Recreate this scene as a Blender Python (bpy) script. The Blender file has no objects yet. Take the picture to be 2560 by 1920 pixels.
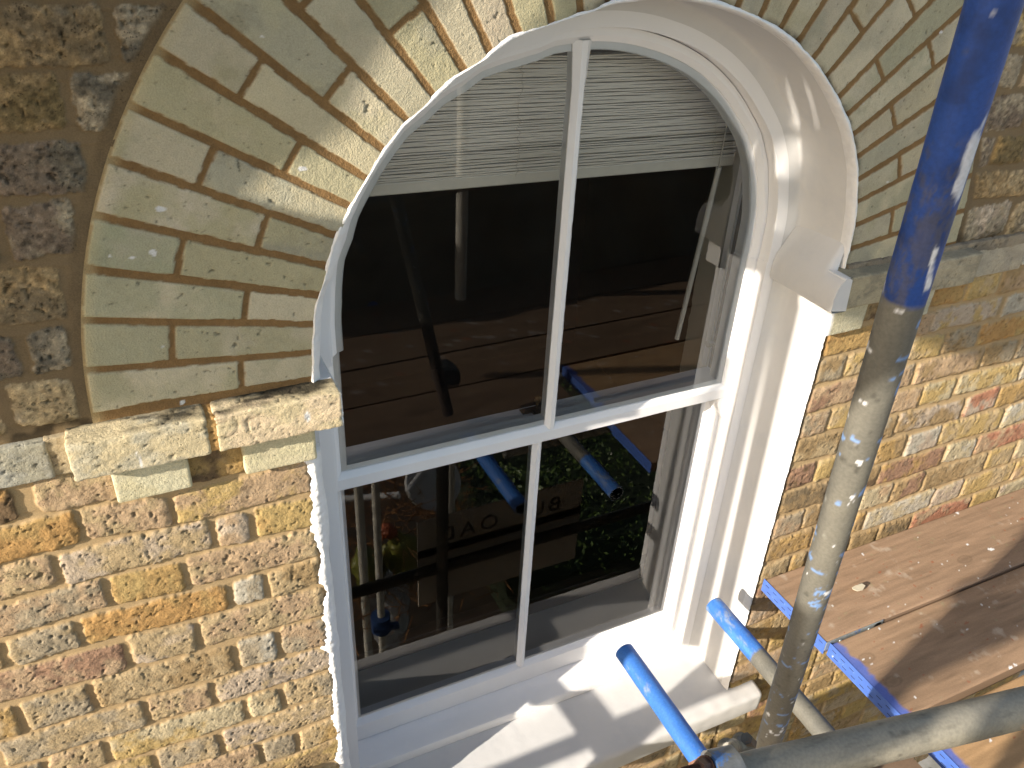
import bpy, math, random
import numpy as np
from mathutils import Vector, Matrix
random.seed(7); RNG = np.random.default_rng(11)
S = bpy.context.scene
COL = S.collection
PI = math.pi
# ------------------------------------------------------------------ camera
CAMP = Vector((-0.8026, -1.1656, 0.7388))
cam_d = bpy.data.cameras.new("camera"); cam = bpy.data.objects.new("camera", cam_d); COL.objects.link(cam)
Rv = Vector((0.90306, -0.42697, 0.046655)); Uv = Vector((0.190351, 0.495223, 0.847656)); Fv = Vector((0.385028, 0.756604, -0.528491))
M = Matrix((Rv, Uv, -Fv)).transposed().to_4x4(); M.translation = CAMP
cam.matrix_world = M
cam_d.sensor_width = 36.0; cam_d.lens = 36.0*2106.25/2560.0; cam_d.clip_start = 0.02; cam_d.clip_end = 2000
S.camera = cam
# ------------------------------------------------------------------ world, sun, exposure
LD = Vector((1.0, 0.30, -0.41)).normalized()          # direction the sunlight travels
w = bpy.data.worlds.new("World"); S.world = w; w.use_nodes = True
nt = w.node_tree; nt.nodes.clear()
sky = nt.nodes.new('ShaderNodeTexSky'); sky.sky_type = 'NISHITA'; sky.sun_disc = False
sky.sun_elevation = math.asin(-LD.z); sky.sun_rotation = math.atan2(-LD.x, -LD.y)
sky.air_density = 1.0; sky.dust_density = 0.9; sky.ozone_density = 0.5
bg = nt.nodes.new('ShaderNodeBackground'); bg.inputs[1].default_value = 0.145
wo = nt.nodes.new('ShaderNodeOutputWorld')
tm = nt.nodes.new('ShaderNodeMix'); tm.data_type = 'RGBA'; tm.blend_type = 'MULTIPLY'; tm.inputs[0].default_value = 1.0; tm.inputs[7].default_value = (1.06, 1.0, .92, 1)
nt.links.new(sky.outputs[0], tm.inputs[6]); nt.links.new(tm.outputs[2], bg.inputs[0]); nt.links.new(bg.outputs[0], wo.inputs[0])
sd = bpy.data.lights.new("sun", 'SUN'); sd.energy = 5.0; sd.angle = math.radians(0.5); sd.color = (1.0, 0.90, 0.76)
so = bpy.data.objects.new("sun", sd); COL.objects.link(so)
so.rotation_euler = LD.to_track_quat('-Z', 'Y').to_euler(); so.location = (-8, -3, 6)
S.view_settings.view_transform = 'Standard'; S.view_settings.look = 'None'
S.view_settings.exposure = 0.90; S.view_settings.gamma = 1.0
S.render.engine = 'CYCLES'
# ------------------------------------------------------------------ noise
_T = RNG.random((64, 64, 64)).astype(np.float32)
def vn(x, y, z=0.0):
    x = np.asarray(x, np.float32); y = np.asarray(y, np.float32); z = np.asarray(z, np.float32)+0*x
    xi = np.floor(x).astype(np.int32); yi = np.floor(y).astype(np.int32); zi = np.floor(z).astype(np.int32)
    fx = x-xi; fy = y-yi; fz = z-zi
    fx = fx*fx*(3-2*fx); fy = fy*fy*(3-2*fy); fz = fz*fz*(3-2*fz)
    a = xi & 63; b = yi & 63; c = zi & 63; a1 = (xi+1) & 63; b1 = (yi+1) & 63; c1 = (zi+1) & 63
    def L(p, q, t): return p+(q-p)*t
    return L(L(L(_T[a, b, c], _T[a1, b, c], fx), L(_T[a, b1, c], _T[a1, b1, c], fx), fy),
             L(L(_T[a, b, c1], _T[a1, b, c1], fx), L(_T[a, b1, c1], _T[a1, b1, c1], fx), fy), fz)
def fbm(x, y, z=0.0, s=1.0, o=4, seed=0.0, g=0.5):
    """fractal noise, feature size s, centred on 0, about -1..1"""
    t = 0; A = 1.0; n = 0
    for i in range(o):
        k = (2.03**i)/s
        t = t+A*(vn(x*k+seed*7.3+i*3.1, y*k+seed*3.7+i*5.7, np.asarray(z)*k+seed*1.9) - .5); n += A; A *= g
    return t*2/n*1.3
def sst(e0, e1, x):
    t = np.clip((x-e0)/(e1-e0), 0, 1); return t*t*(3-2*t)
# ------------------------------------------------------------------ object helpers
def tag(o, label=None, cat=None, group=None, kind=None):
    if label: o['label'] = label
    if cat: o['category'] = cat
    if group: o['group'] = group
    if kind: o['kind'] = kind
    return o
def empty(name, loc=(0, 0, 0), **k):
    o = bpy.data.objects.new(name, None); o.empty_display_size = .05; COL.objects.link(o); o.location = loc
    return tag(o, **k)
def mesh(name, V, Fc, mat=None, parent=None, col=None, smooth=True, sharp=None):
    V = np.asarray(V, np.float32).reshape(-1, 3)
    me = bpy.data.meshes.new(name)
    if isinstance(Fc, np.ndarray):
        n, k = Fc.shape
        me.vertices.add(len(V)); me.vertices.foreach_set('co', V.ravel())
        me.loops.add(n*k); me.loops.foreach_set('vertex_index', Fc.astype(np.int32).ravel())
        me.polygons.add(n); me.polygons.foreach_set('loop_start', np.arange(0, n*k, k, dtype=np.int32))
        try: me.polygons.foreach_set('loop_total', np.full(n, k, np.int32))
        except Exception: pass
        me.update(calc_edges=True); me.validate()
    else:
        me.from_pydata([tuple(v) for v in V.tolist()], [], Fc); me.update()
    if col is not None:
        col = np.asarray(col, np.float32)
        if col.shape[1] == 3: col = np.hstack([col, np.ones((len(col), 1), np.float32)])
        at = me.color_attributes.new('col', 'FLOAT_COLOR', 'POINT'); at.data.foreach_set('color', col.ravel())
    if smooth:
        me.polygons.foreach_set('use_smooth', np.ones(len(me.polygons), bool))
        if sharp is not None:
            try: me.set_sharp_from_angle(angle=math.radians(sharp))
            except Exception: pass
    if mat: me.materials.append(mat)
    o = bpy.data.objects.new(name, me); COL.objects.link(o)
    if parent is not None:
        o.parent = parent; o.matrix_parent_inverse = parent.matrix_basis.inverted()
    return o
class MB:
    def __init__(s): s.v = []; s.f = []
    def add(s, V, Fc):
        b = len(s.v); s.v += [tuple(map(float, p)) for p in V]; s.f += [tuple(i+b for i in q) for q in Fc]
    def box(s, x0, x1, y0, y1, z0, z1, b=0.0, X=None):
        if b <= 0:
            V = [(x, y, z) for x in (x0, x1) for y in (y0, y1) for z in (z0, z1)]
            Fc = [(0, 1, 3, 2), (4, 6, 7, 5), (0, 4, 5, 1), (2, 3, 7, 6), (0, 2, 6, 4), (1, 5, 7, 3)]
        else:
            V = []; Fc = []
            idx = {}
            for i, x in enumerate((x0, x1)):
                for j, y in enumerate((y0, y1)):
                    for k, z in enumerate((z0, z1)):
                        sx = b if i == 0 else -b; sy = b if j == 0 else -b; sz = b if k == 0 else -b
                        idx[i, j, k, 0] = len(V); V.append((x, y+sy, z+sz))
                        idx[i, j, k, 1] = len(V); V.append((x+sx, y, z+sz))
                        idx[i, j, k, 2] = len(V); V.append((x+sx, y+sy, z))
            I = idx
            for i in (0, 1): Fc.append((I[i, 0, 0, 0], I[i, 0, 1, 0], I[i, 1, 1, 0], I[i, 1, 0, 0]) if i == 0 else (I[i, 0, 0, 0], I[i, 1, 0, 0], I[i, 1, 1, 0], I[i, 0, 1, 0]))
            for j in (0, 1): Fc.append((I[0, j, 0, 1], I[1, j, 0, 1], I[1, j, 1, 1], I[0, j, 1, 1]) if j == 0 else (I[0, j, 0, 1], I[0, j, 1, 1], I[1, j, 1, 1], I[1, j, 0, 1]))
            for k in (0, 1): Fc.append((I[0, 0, k, 2], I[0, 1, k, 2], I[1, 1, k, 2], I[1, 0, k, 2]) if k == 0 else (I[0, 0, k, 2], I[1, 0, k, 2], I[1, 1, k, 2], I[0, 1, k, 2]))
            for j in (0, 1):
                for k in (0, 1): Fc.append((I[0, j, k, 1], I[1, j, k, 1], I[1, j, k, 2], I[0, j, k, 2]))
            for i in (0, 1):
                for k in (0, 1): Fc.append((I[i, 0, k, 0], I[i, 1, k, 0], I[i, 1, k, 2], I[i, 0, k, 2]))
                for j in (0, 1): Fc.append((I[i, j, 0, 0], I[i, j, 1, 0], I[i, j, 1, 1], I[i, j, 0, 1]))
            for i in (0, 1):
                for j in (0, 1):
                    for k in (0, 1): Fc.append((I[i, j, k, 0], I[i, j, k, 1], I[i, j, k, 2]))
        if X is not None: V = [tuple(X @ Vector(v)) for v in V]
        s.add(V, Fc)
    def cyl(s, a, b, r, n=20, r2=None, caps=True):
        a = Vector(a); b = Vector(b); d = (b-a).normalized(); r2 = r if r2 is None else r2
        u = d.orthogonal().normalized(); v = d.cross(u)
        V = [a+u*r*math.cos(t)+v*r*math.sin(t) for t in [2*PI*i/n for i in range(n)]]
        V += [b+u*r2*math.cos(t)+v*r2*math.sin(t) for t in [2*PI*i/n for i in range(n)]]
        Fc = [(i, (i+1) % n, n+(i+1) % n, n+i) for i in range(n)]
        if caps: Fc += [tuple(range(n))[::-1], tuple(range(n, 2*n))]
        s.add(V, Fc)
    def path(s, pts, r, n=8):
        for a, b in zip(pts[:-1], pts[1:]): s.cyl(a, b, r, n)
    def build(s, name, mat, parent=None, smooth=True, sharp=35):
        import bmesh
        o = mesh(name, s.v, s.f, mat, parent, smooth=False)
        bm = bmesh.new(); bm.from_mesh(o.data); bmesh.ops.recalc_face_normals(bm, faces=bm.faces); bm.to_mesh(o.data); bm.free()
        if smooth:
            o.data.polygons.foreach_set('use_smooth', np.ones(len(o.data.polygons), bool))
            try: o.data.set_sharp_from_angle(angle=math.radians(sharp))
            except Exception: pass
        return o
def grid_faces(nu, nv, keep=None, closeu=False):
    i = np.arange(nu if closeu else nu-1)[:, None]; j = np.arange(nv-1)[None, :]
    i2 = (i+1) % nu
    q = np.stack([i*nv+j, i2*nv+j, i2*nv+j+1, i*nv+j+1], -1)
    if keep is not None: return q[keep]
    return q.reshape(-1, 4)
# ------------------------------------------------------------------ materials
def nmat(name):
    m = bpy.data.materials.new(name); m.use_nodes = True; t = m.node_tree
    return m, t, t.nodes['Principled BSDF']
def mat_attr(name, rough=.9, spec=.25, bump=.25, bs=700., bs2=220., var=.14, vs=500., metal=0., dist=.0009):
    """colour from the mesh's own colour attribute plus fine grain"""
    m, t, b = nmat(name); N = t.nodes; L = t.links
    a = N.new('ShaderNodeVertexColor'); a.layer_name = 'col'
    tc = N.new('ShaderNodeTexCoord')
    n1 = N.new('ShaderNodeTexNoise'); n1.inputs['Scale'].default_value = vs; n1.inputs['Detail'].default_value = 3
    L.new(tc.outputs['Object'], n1.inputs['Vector'])
    mr = N.new('ShaderNodeMapRange'); mr.inputs[1].default_value = .3; mr.inputs[2].default_value = .7
    mr.inputs[3].default_value = 1-var; mr.inputs[4].default_value = 1+var
    L.new(n1.outputs['Fac'], mr.inputs[0])
    mx = N.new('ShaderNodeMix'); mx.data_type = 'RGBA'; mx.blend_type = 'MULTIPLY'; mx.inputs[0].default_value = 1
    cb = N.new('ShaderNodeCombineColor')
    for i in range(3): L.new(mr.outputs[0], cb.inputs[i])
    L.new(a.outputs['Color'], mx.inputs[6]); L.new(cb.outputs[0], mx.inputs[7]); L.new(mx.outputs[2], b.inputs['Base Color'])
    b.inputs['Roughness'].default_value = rough; b.inputs['Specular IOR Level'].default_value = spec; b.inputs['Metallic'].default_value = metal
    n2 = N.new('ShaderNodeTexNoise'); n2.inputs['Scale'].default_value = bs; n2.inputs['Detail'].default_value = 3; n2.inputs['Roughness'].default_value = .6
    n3 = N.new('ShaderNodeTexNoise'); n3.inputs['Scale'].default_value = bs2; n3.inputs['Detail'].default_value = 2
    L.new(tc.outputs['Object'], n2.inputs['Vector']); L.new(tc.outputs['Object'], n3.inputs['Vector'])
    ad = N.new('ShaderNodeMath'); ad.operation = 'MULTIPLY_ADD'; ad.inputs[1].default_value = 1.6
    L.new(n3.outputs['Fac'], ad.inputs[0]); L.new(n2.outputs['Fac'], ad.inputs[2])
    bp = N.new('ShaderNodeBump'); bp.inputs['Distance'].default_value = dist*3
    bm_ = N.new('ShaderNodeMath'); bm_.operation = 'MULTIPLY'; bm_.inputs[1].default_value = bump; L.new(a.outputs['Alpha'], bm_.inputs[0]); L.new(bm_.outputs[0], bp.inputs['Strength'])
    L.new(ad.outputs[0], bp.inputs['Height']); L.new(bp.outputs[0], b.inputs['Normal'])
    return m
def mat_plain(name, c, rough=.5, spec=.5, metal=0., var=.06, vs=40., bump=0., bs=300., c2=None, c2s=20., stretch=None, lo=.5, hi=.62, dist=.001):
    m, t, b = nmat(name); N = t.nodes; L = t.links
    tc = N.new('ShaderNodeTexCoord'); src = tc.outputs['Object']
    if stretch:
        mp = N.new('ShaderNodeMapping'); mp.inputs['Scale'].default_value = stretch; L.new(src, mp.inputs[0]); src = mp.outputs[0]
    n1 = N.new('ShaderNodeTexNoise'); n1.inputs['Scale'].default_value = vs; n1.inputs['Detail'].default_value = 5
    L.new(src, n1.inputs['Vector'])
    r = N.new('ShaderNodeValToRGB'); r.color_ramp.elements[0].position = .3; r.color_ramp.elements[1].position = .7
    r.color_ramp.elements[0].color = tuple(x*(1-var) for x in c)+(1,); r.color_ramp.elements[1].color = tuple(min(1, x*(1+var)) for x in c)+(1,)
    L.new(n1.outputs['Fac'], r.inputs[0]); out = r.outputs[0]
    if c2:
        n4 = N.new('ShaderNodeTexNoise'); n4.inputs['Scale'].default_value = c2s; n4.inputs['Detail'].default_value = 6; n4.inputs['Roughness'].default_value = .7
        L.new(src, n4.inputs['Vector'])
        mr = N.new('ShaderNodeMapRange'); mr.inputs[1].default_value = lo; mr.inputs[2].default_value = hi; L.new(n4.outputs['Fac'], mr.inputs[0])
        mx = N.new('ShaderNodeMix'); mx.data_type = 'RGBA'; L.new(mr.outputs[0], mx.inputs[0]); L.new(out, mx.inputs[6]); mx.inputs[7].default_value = tuple(c2)+(1,)
        out = mx.outputs[2]
    L.new(out, b.inputs['Base Color'])
    b.inputs['Roughness'].default_value = rough; b.inputs['Specular IOR Level'].default_value = spec; b.inputs['Metallic'].default_value = metal
    if bump:
        n2 = N.new('ShaderNodeTexNoise'); n2.inputs['Scale'].default_value = bs; n2.inputs['Detail'].default_value = 4; L.new(src, n2.inputs['Vector'])
        bp = N.new('ShaderNodeBump'); bp.inputs['Strength'].default_value = bump; bp.inputs['Distance'].default_value = dist*3
        L.new(n2.outputs['Fac'], bp.inputs['Height']); L.new(bp.outputs[0], b.inputs['Normal'])
    return m
M_brick = mat_attr('weathered_brick', bump=.45, bs=900)
def add_pits(m, scale=260., thr=.16, dark=.55, depth=.0014):
    t = m.node_tree; N = t.nodes; L = t.links; b = N['Principled BSDF']
    tc = N.new('ShaderNodeTexCoord'); nz = N.new('ShaderNodeTexNoise'); nz.inputs['Scale'].default_value = 120
    vm = N.new('ShaderNodeVectorMath'); vm.operation = 'MULTIPLY_ADD'; vm.inputs[1].default_value = (.008, .008, .008)
    L.new(tc.outputs['Object'], nz.inputs['Vector']); L.new(nz.outputs['Color'], vm.inputs[0]); L.new(tc.outputs['Object'], vm.inputs[2])
    vo = N.new('ShaderNodeTexVoronoi'); vo.inputs['Scale'].default_value = scale; L.new(vm.outputs[0], vo.inputs['Vector'])
    big = N.new('ShaderNodeTexNoise'); big.inputs['Scale'].default_value = 45; L.new(tc.outputs['Object'], big.inputs['Vector'])
    th_ = N.new('ShaderNodeMapRange'); th_.inputs[1].default_value = .42; th_.inputs[2].default_value = .68; th_.inputs[3].default_value = 0.02; th_.inputs[4].default_value = thr*1.9
    L.new(big.outputs['Fac'], th_.inputs[0])
    lt = N.new('ShaderNodeMath'); lt.operation = 'SUBTRACT'; L.new(vo.outputs['Distance'], lt.inputs[0]); L.new(th_.outputs[0], lt.inputs[1])
    mr = N.new('ShaderNodeMapRange'); mr.inputs[1].default_value = -.06; mr.inputs[2].default_value = .05; mr.inputs[3].default_value = 0; mr.inputs[4].default_value = 1; L.new(lt.outputs[0], mr.inputs[0])
    old = b.inputs['Base Color'].links[0].from_socket
    mx = N.new('ShaderNodeMix'); mx.data_type = 'RGBA'; mx.blend_type = 'MULTIPLY'; mx.inputs[0].default_value = 1
    va = N.new('ShaderNodeVertexColor'); va.layer_name = 'col'
    dkm = N.new('ShaderNodeMath'); dkm.operation = 'MULTIPLY_ADD'; dkm.inputs[1].default_value = -dark; dkm.inputs[2].default_value = 1; L.new(va.outputs['Alpha'], dkm.inputs[0])
    m2 = N.new('ShaderNodeMapRange'); L.new(dkm.outputs[0], m2.inputs[3]); m2.inputs[4].default_value = 1; L.new(mr.outputs[0], m2.inputs[0])
    cc = N.new('ShaderNodeCombineColor'); [L.new(m2.outputs[0], cc.inputs[i]) for i in range(3)]
    L.new(old, mx.inputs[6]); L.new(cc.outputs[0], mx.inputs[7]); L.new(mx.outputs[2], b.inputs['Base Color'])
    bp = N.new('ShaderNodeBump'); L.new(va.outputs['Alpha'], bp.inputs['Strength']); bp.inputs['Distance'].default_value = depth
    L.new(mr.outputs[0], bp.inputs['Height']); L.new(b.inputs['Normal'].links[0].from_socket, bp.inputs['Normal']); L.new(bp.outputs[0], b.inputs['Normal'])
add_pits(M_brick, dark=.45, thr=.13)
M_arch = mat_attr('gauged_brick', bump=.5, var=.10, bs=900, bs2=350)
M_tube = mat_attr('painted_tube', rough=.5, spec=.45, bump=.12, var=.12, vs=250, bs=500, bs2=120, metal=.0)
M_board = mat_attr('board_timber', rough=.75, spec=.25, bump=.15, var=.06, vs=300)
M_white = mat_plain('white_gloss_paint', (.82, .82, .835), rough=.30, spec=.5, var=.02, vs=12, bump=.2, bs=60, stretch=(1, 1, .25))
M_render = mat_plain('white_masonry_paint', (.64, .638, .64), rough=.55, spec=.35, var=.02, vs=9, bump=.22, bs=38, c2=(.57, .58, .60), c2s=7, lo=.50, hi=.75)
M_lip = mat_plain('rough_white_paint', (.79, .79, .80), rough=.6, spec=.3, var=.05, vs=60, bump=.5, bs=160)
M_inpaint = mat_plain('interior_paint', (.60, .58, .50), rough=.5, var=.03, vs=8)
M_blind = mat_plain('blind_slat', (.78, .73, .65), rough=.5, var=.10, vs=14, stretch=(1, 1, 60))
M_blindrail = mat_plain('blind_rail', (.74, .69, .60), rough=.45, var=.03)
M_cord = mat_plain('blind_cord', (.50, .47, .40), rough=.8, var=.05)
M_wand = mat_plain('blind_wand', (.62, .59, .52), rough=.3, var=.02)
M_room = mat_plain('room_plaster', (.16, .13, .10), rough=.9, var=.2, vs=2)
M_darkwood = mat_plain('dark_timber', (.07, .035, .02), rough=.5, var=.3, vs=20, stretch=(.2, 3, 3))
M_blackmetal = mat_plain('old_steel', (.10, .095, .085), rough=.5, metal=.6, var=.35, vs=60, c2=(.20, .11, .06), c2s=50, lo=.55, hi=.7, bump=.3, bs=200)
M_brass = mat_plain('tarnished_brass', (.22, .16, .08), rough=.4, metal=.8, var=.3)
M_galv = mat_plain('galvanised_coupler', (.20, .205, .20), rough=.4, metal=.5, var=.2, vs=60, c2=(.10, .22, .50), c2s=30, lo=.54, hi=.6, bump=.2, bs=200)
M_darkcoup = mat_plain('weathered_coupler', (.17, .165, .15), rough=.5, metal=.4, var=.3, vs=60, c2=(.30, .27, .20), c2s=30, lo=.5, hi=.62, bump=.3, bs=150)
M_rust = mat_plain('rusty_bolt', (.11, .055, .035), rough=.6, metal=.5, var=.35, vs=90, bump=.3, bs=300)
M_blueband = mat_plain('blue_paint', (.06, .13, .43), rough=.4, var=.10, vs=60, c2=(.45, .47, .55), c2s=60, lo=.66, hi=.70)
M_steelband = mat_plain('zinc_plate', (.33, .37, .38), rough=.35, metal=.5, var=.2, vs=90, c2=(.12, .22, .52), c2s=40, lo=.55, hi=.62)
M_slot = mat_plain('dark_slot', (.02, .03, .08), rough=.8)
M_shadesheet = mat_plain('shade_sheet', (.20, .19, .17), rough=.8, var=.1)
# glass: clear, with the mirror reflection of a double face
M_glass, t, b = nmat('window_glass'); N = t.nodes; N.remove(b)
o_ = N['Material Output']; tr = N.new('ShaderNodeBsdfTransparent'); tr.inputs[0].default_value = (.95, .945, .925, 1)
gl = N.new('ShaderNodeBsdfGlossy'); gl.inputs['Roughness'].default_value = .0; gl.inputs[0].default_value = (1, 1, 1, 1)
fr = N.new('ShaderNodeFresnel'); fr.inputs[0].default_value = 1.52
mu = N.new('ShaderNodeMath'); mu.operation = 'MULTIPLY'; mu.inputs[1].default_value = 1.22; mu.use_clamp = True
mxs = N.new('ShaderNodeMixShader'); t.links.new(fr.outputs[0], mu.inputs[0]); t.links.new(mu.outputs[0], mxs.inputs[0])
t.links.new(tr.outputs[0], mxs.inputs[1]); t.links.new(gl.outputs[0], mxs.inputs[2]); t.links.new(mxs.outputs[0], o_.inputs[0])

# ================================================================== WALL
XL, XR, X0 = -0.577, 0.556, -0.0105
RO = 0.8915
_th = [0, 5.6, 11, 19, 26, 34, 41, 49, 58, 66, 74, 80, 90, 94, 98, 102, 107, 115, 120, 125, 130, 135, 140, 145, 150, 155, 160, 165, 170, 175, 180]
_rr = [.5575, .560, .566, .570, .577, .5795, .576, .576, .575, .573, .571, .571, .570, .569, .569, .564, .565, .572, .568, .572, .570, .575, .573, .572, .571, .572, .568, .572, .569, .567, .5685]
def rin(deg): return np.interp(deg, _th, _rr)
def _mix(c, k=.28, g=.80): return tuple(g*((1-k)*a+k*b) for a, b in zip(c, (.50, .385, .25)))
PAL = dict(yellow=(.62, .44, .17), ochre=(.56, .36, .13), orange=(.58, .33, .11), buff=(.58, .44, .25), pink=(.58, .405, .25), pinkw=(.61, .50, .39),
           red=(.55, .22, .13), redb=(.40, .23, .15), brown=(.42, .29, .14), grey=(.46, .385, .27), white=(.62, .58, .48), pale=(.66, .56, .36),
           dkgrey=(.25, .215, .16), purple=(.30, .228, .165), dkol=(.26, .19, .09), brn2=(.33, .25, .15), darkb=(.24, .16, .09))
DARKS = ('dkgrey', 'purple', 'dkol', 'brn2', 'darkb')
def C3(n): return np.array(tuple(.62*x for x in PAL[n]) if n in DARKS else _mix(PAL[n], .22 if n in ('red', 'pinkw', 'pink') else .15, .72), np.float32)
MORTL = np.array((.385, .275, .148), np.float32)
MORTD = np.array((.185, .132, .074), np.float32)
MORTR = np.array((.225, .135, .058), np.float32)
def paint_brick(X, Z, d, c0, c1, seed, rough, mask_noise, H, Cc, mort_h, face=0.0015, pits=1.0):
    """X,Z grids, d inside distance (m) to the nominal outline; writes into H and Cc"""
    e = .0016*rough+.0005
    dn = d+mask_noise*e*2.2
    m = sst(0, .0012+.0005*rough, dn)
    if mort_h is not None: mort_h[...] = np.maximum(mort_h, m)
    f1 = fbm(X, Z, seed*.37, s=.030, o=3, seed=seed)
    f2 = fbm(X, Z, seed*.11, s=.0085, o=3, seed=seed+5)
    f3 = fbm(X, Z, seed*.53, s=.006, o=2, seed=seed+9)
    tilt = (random.random()-.5)*.03*rough*(Z-Z.mean())+(random.random()-.5)*.012*rough*(X-X.mean())
    edge = sst(0, .009*rough+.002, dn)
    pit = sst(.52, .80, f3)*pits*rough
    crack = sst(.022, .0, np.abs(fbm(X, Z*1.6, seed, s=.06, o=3, seed=seed+21)))*sst(.25, .5, fbm(X, Z, seed, s=.06, o=1, seed=seed+33))
    h = face+tilt+rough*(.0017*f1+.0008*f2)-(1-edge)*.0016*rough-pit*.0034-crack*.0018*rough
    cb = sst(-.15, .35, fbm(X, Z, seed, s=.05, o=4, seed=seed+13, g=.65))[..., None]
    c = c0*(1-cb)+c1*cb
    c = c*(1+.16*f2+.10*f1)[..., None]
    if rough > 1.1:
        sp_ = fbm(X, Z, seed, s=.007, o=3, seed=seed+41, g=.8); c = c*(1+.55*sst(.1, .6, sp_)-.45*sst(-.1, -.6, sp_))[..., None]
    c = c*(1-.45*pit-.25*crack*rough)[..., None]
    lim = sst(.45, .8, fbm(X, Z, seed, s=.02, o=3, seed=seed+17))[..., None]*.16*rough      # mortar haze
    c = c*(1-lim)+np.array((.50, .44, .34), np.float32)*lim
    dk_ = sst(.35, .75, fbm(X, Z, seed, s=.009, o=3, seed=seed+27))[..., None]*.45; c = c*(1-dk_)
    H[...] = H*(1-m)+h*m
    Cc[...] = Cc*(1-m[..., None])+c*m[..., None]
wall = empty('brick_wall', (0, 0, 0), label='old yellow stock brick wall with pale round brick arch around the white window', cat='wall')
# ---- course lines
JL = [.742, .664, .584, .507, .430, .353, .271, .180, .102, .019, -.060, -.135, -.207, -.280, -.3546, -.4266, -.5067, -.590, -.665, -.740, -.815, -.890, -.965, -1.04, -1.115, -1.19, -1.265, -1.34]
def rows_left():
    R = {}
    R[0] = [(-1.2, -.93, 'brown', 'dkgrey'), (-.92, -.70, 'purple', 'grey'), (-.69, -.60, 'brn2', 'dkgrey')]
    R[1] = [(-1.2, -.86, 'brn2', 'dkgrey'), (-.84, -.72, 'grey', 'dkgrey')]
    R[2] = [(-1.05, -.775, 'brn2', 'brown'), (-.76, -.69, 'grey', 'dkgrey')]
    R[3] = [(-.955, -.838, 'dkol', 'brown'), (-.822, -.70, 'dkgrey', 'grey')]
    R[4] = [(-1.05, -.829, 'purple', 'dkgrey')]
    R[5] = [(-1.06, -.947, 'dkgrey', 'purple'), (-.932, -.855, 'purple', 'grey')]
    R[6] = [(-1.1, -.889, 'brn2', 'brown')]
    R[7] = [(-1.07, -.962, 'purple', 'dkgrey'), (-.945, -.898, 'dkgrey', 'grey')]
    R[8] = [(-1.12, -1.003, 'brown', 'buff'), (-.985, -.906, 'buff', 'grey')]
    R[10] = [(-1.15, -1.02, 'orange', 'darkb'), (-.99, -.80, 'pink', 'buff'), (-.79, -.68, 'ochre', 'darkb'), (-.67, -.585, 'buff', 'grey')]
    R[11] = [(-1.17, -.952, 'orange', 'ochre'), (-.940, -.818, 'pink', 'buff'), (-.806, -.590, 'yellow', 'pink')]
    R[12] = [(-1.20, -1.000, 'pink', 'buff'), (-.987, -.764, 'buff', 'pinkw'), (-.751, -.701, 'pinkw', 'pink'), (-.687, -.588, 'yellow', 'ochre')]
    R[13] = [(-1.15, -.940, 'pink', 'grey'), (-.927, -.820, 'ochre', 'yellow'), (-.806, -.590, 'pink', 'buff')]
    R[14] = [(-1.22, -1.108, 'buff', 'brown'), (-1.094, -.997, 'grey', 'buff'), (-.984, -.756, 'orange', 'ochre'), (-.742, -.692, 'white', 'grey'), (-.679, -.590, 'buff', 'brown')]
    R[15] = [(-1.16, -.938, 'pink', 'redb'), (-.924, -.821, 'buff', 'pinkw'), (-.807, -.588, 'buff', 'pink')]
    R[16] = [(-1.22, -1.122, 'buff', 'ochre'), (-1.107, -1.008, 'buff', 'grey'), (-.995, -.765, 'brown', 'buff'), (-.750, -.686, 'grey', 'white'), (-.671, -.588, 'pink', 'grey')]
    R[17] = [(-1.16, -.934, 'grey', 'buff'), (-.920, -.817, 'pink', 'buff'), (-.803, -.585, 'pinkw', 'buff')]
    R[18] = [(-1.25, -1.115, 'grey', 'dkgrey'), (-1.101, -1.014, 'buff', 'pink'), (-1.000, -.764, 'pale', 'yellow'), (-.750, -.693, 'buff', 'pale'), (-.679, -.585, 'buff', 'grey')]
    R[19] = [(-1.16, -.943, 'buff', 'yellow'), (-.929, -.822, 'grey', 'buff'), (-.808, -.585, 'buff', 'pinkw')]
    R[20] = [(-1.25, -1.11, 'buff', 'pink'), (-1.09, -1.00, 'brown', 'buff'), (-.985, -.752, 'pink', 'buff'), (-.738, -.677, 'grey', 'buff'), (-.662, -.580, 'ochre', 'buff')]
    for k in range(21, 27):
        R[k] = [(-1.2, -.94, 'buff', 'pink'), (-.925, -.82, 'ochre', 'buff'), (-.805, -.58, 'brown', 'yellow')] if k % 2 else [(-1.1, -1.0, 'grey', 'buff'), (-.985, -.755, 'buff', 'yellow'), (-.74, -.68, 'pink', 'buff'), (-.665, -.58, 'buff', 'ochre')]
    return R
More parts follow.
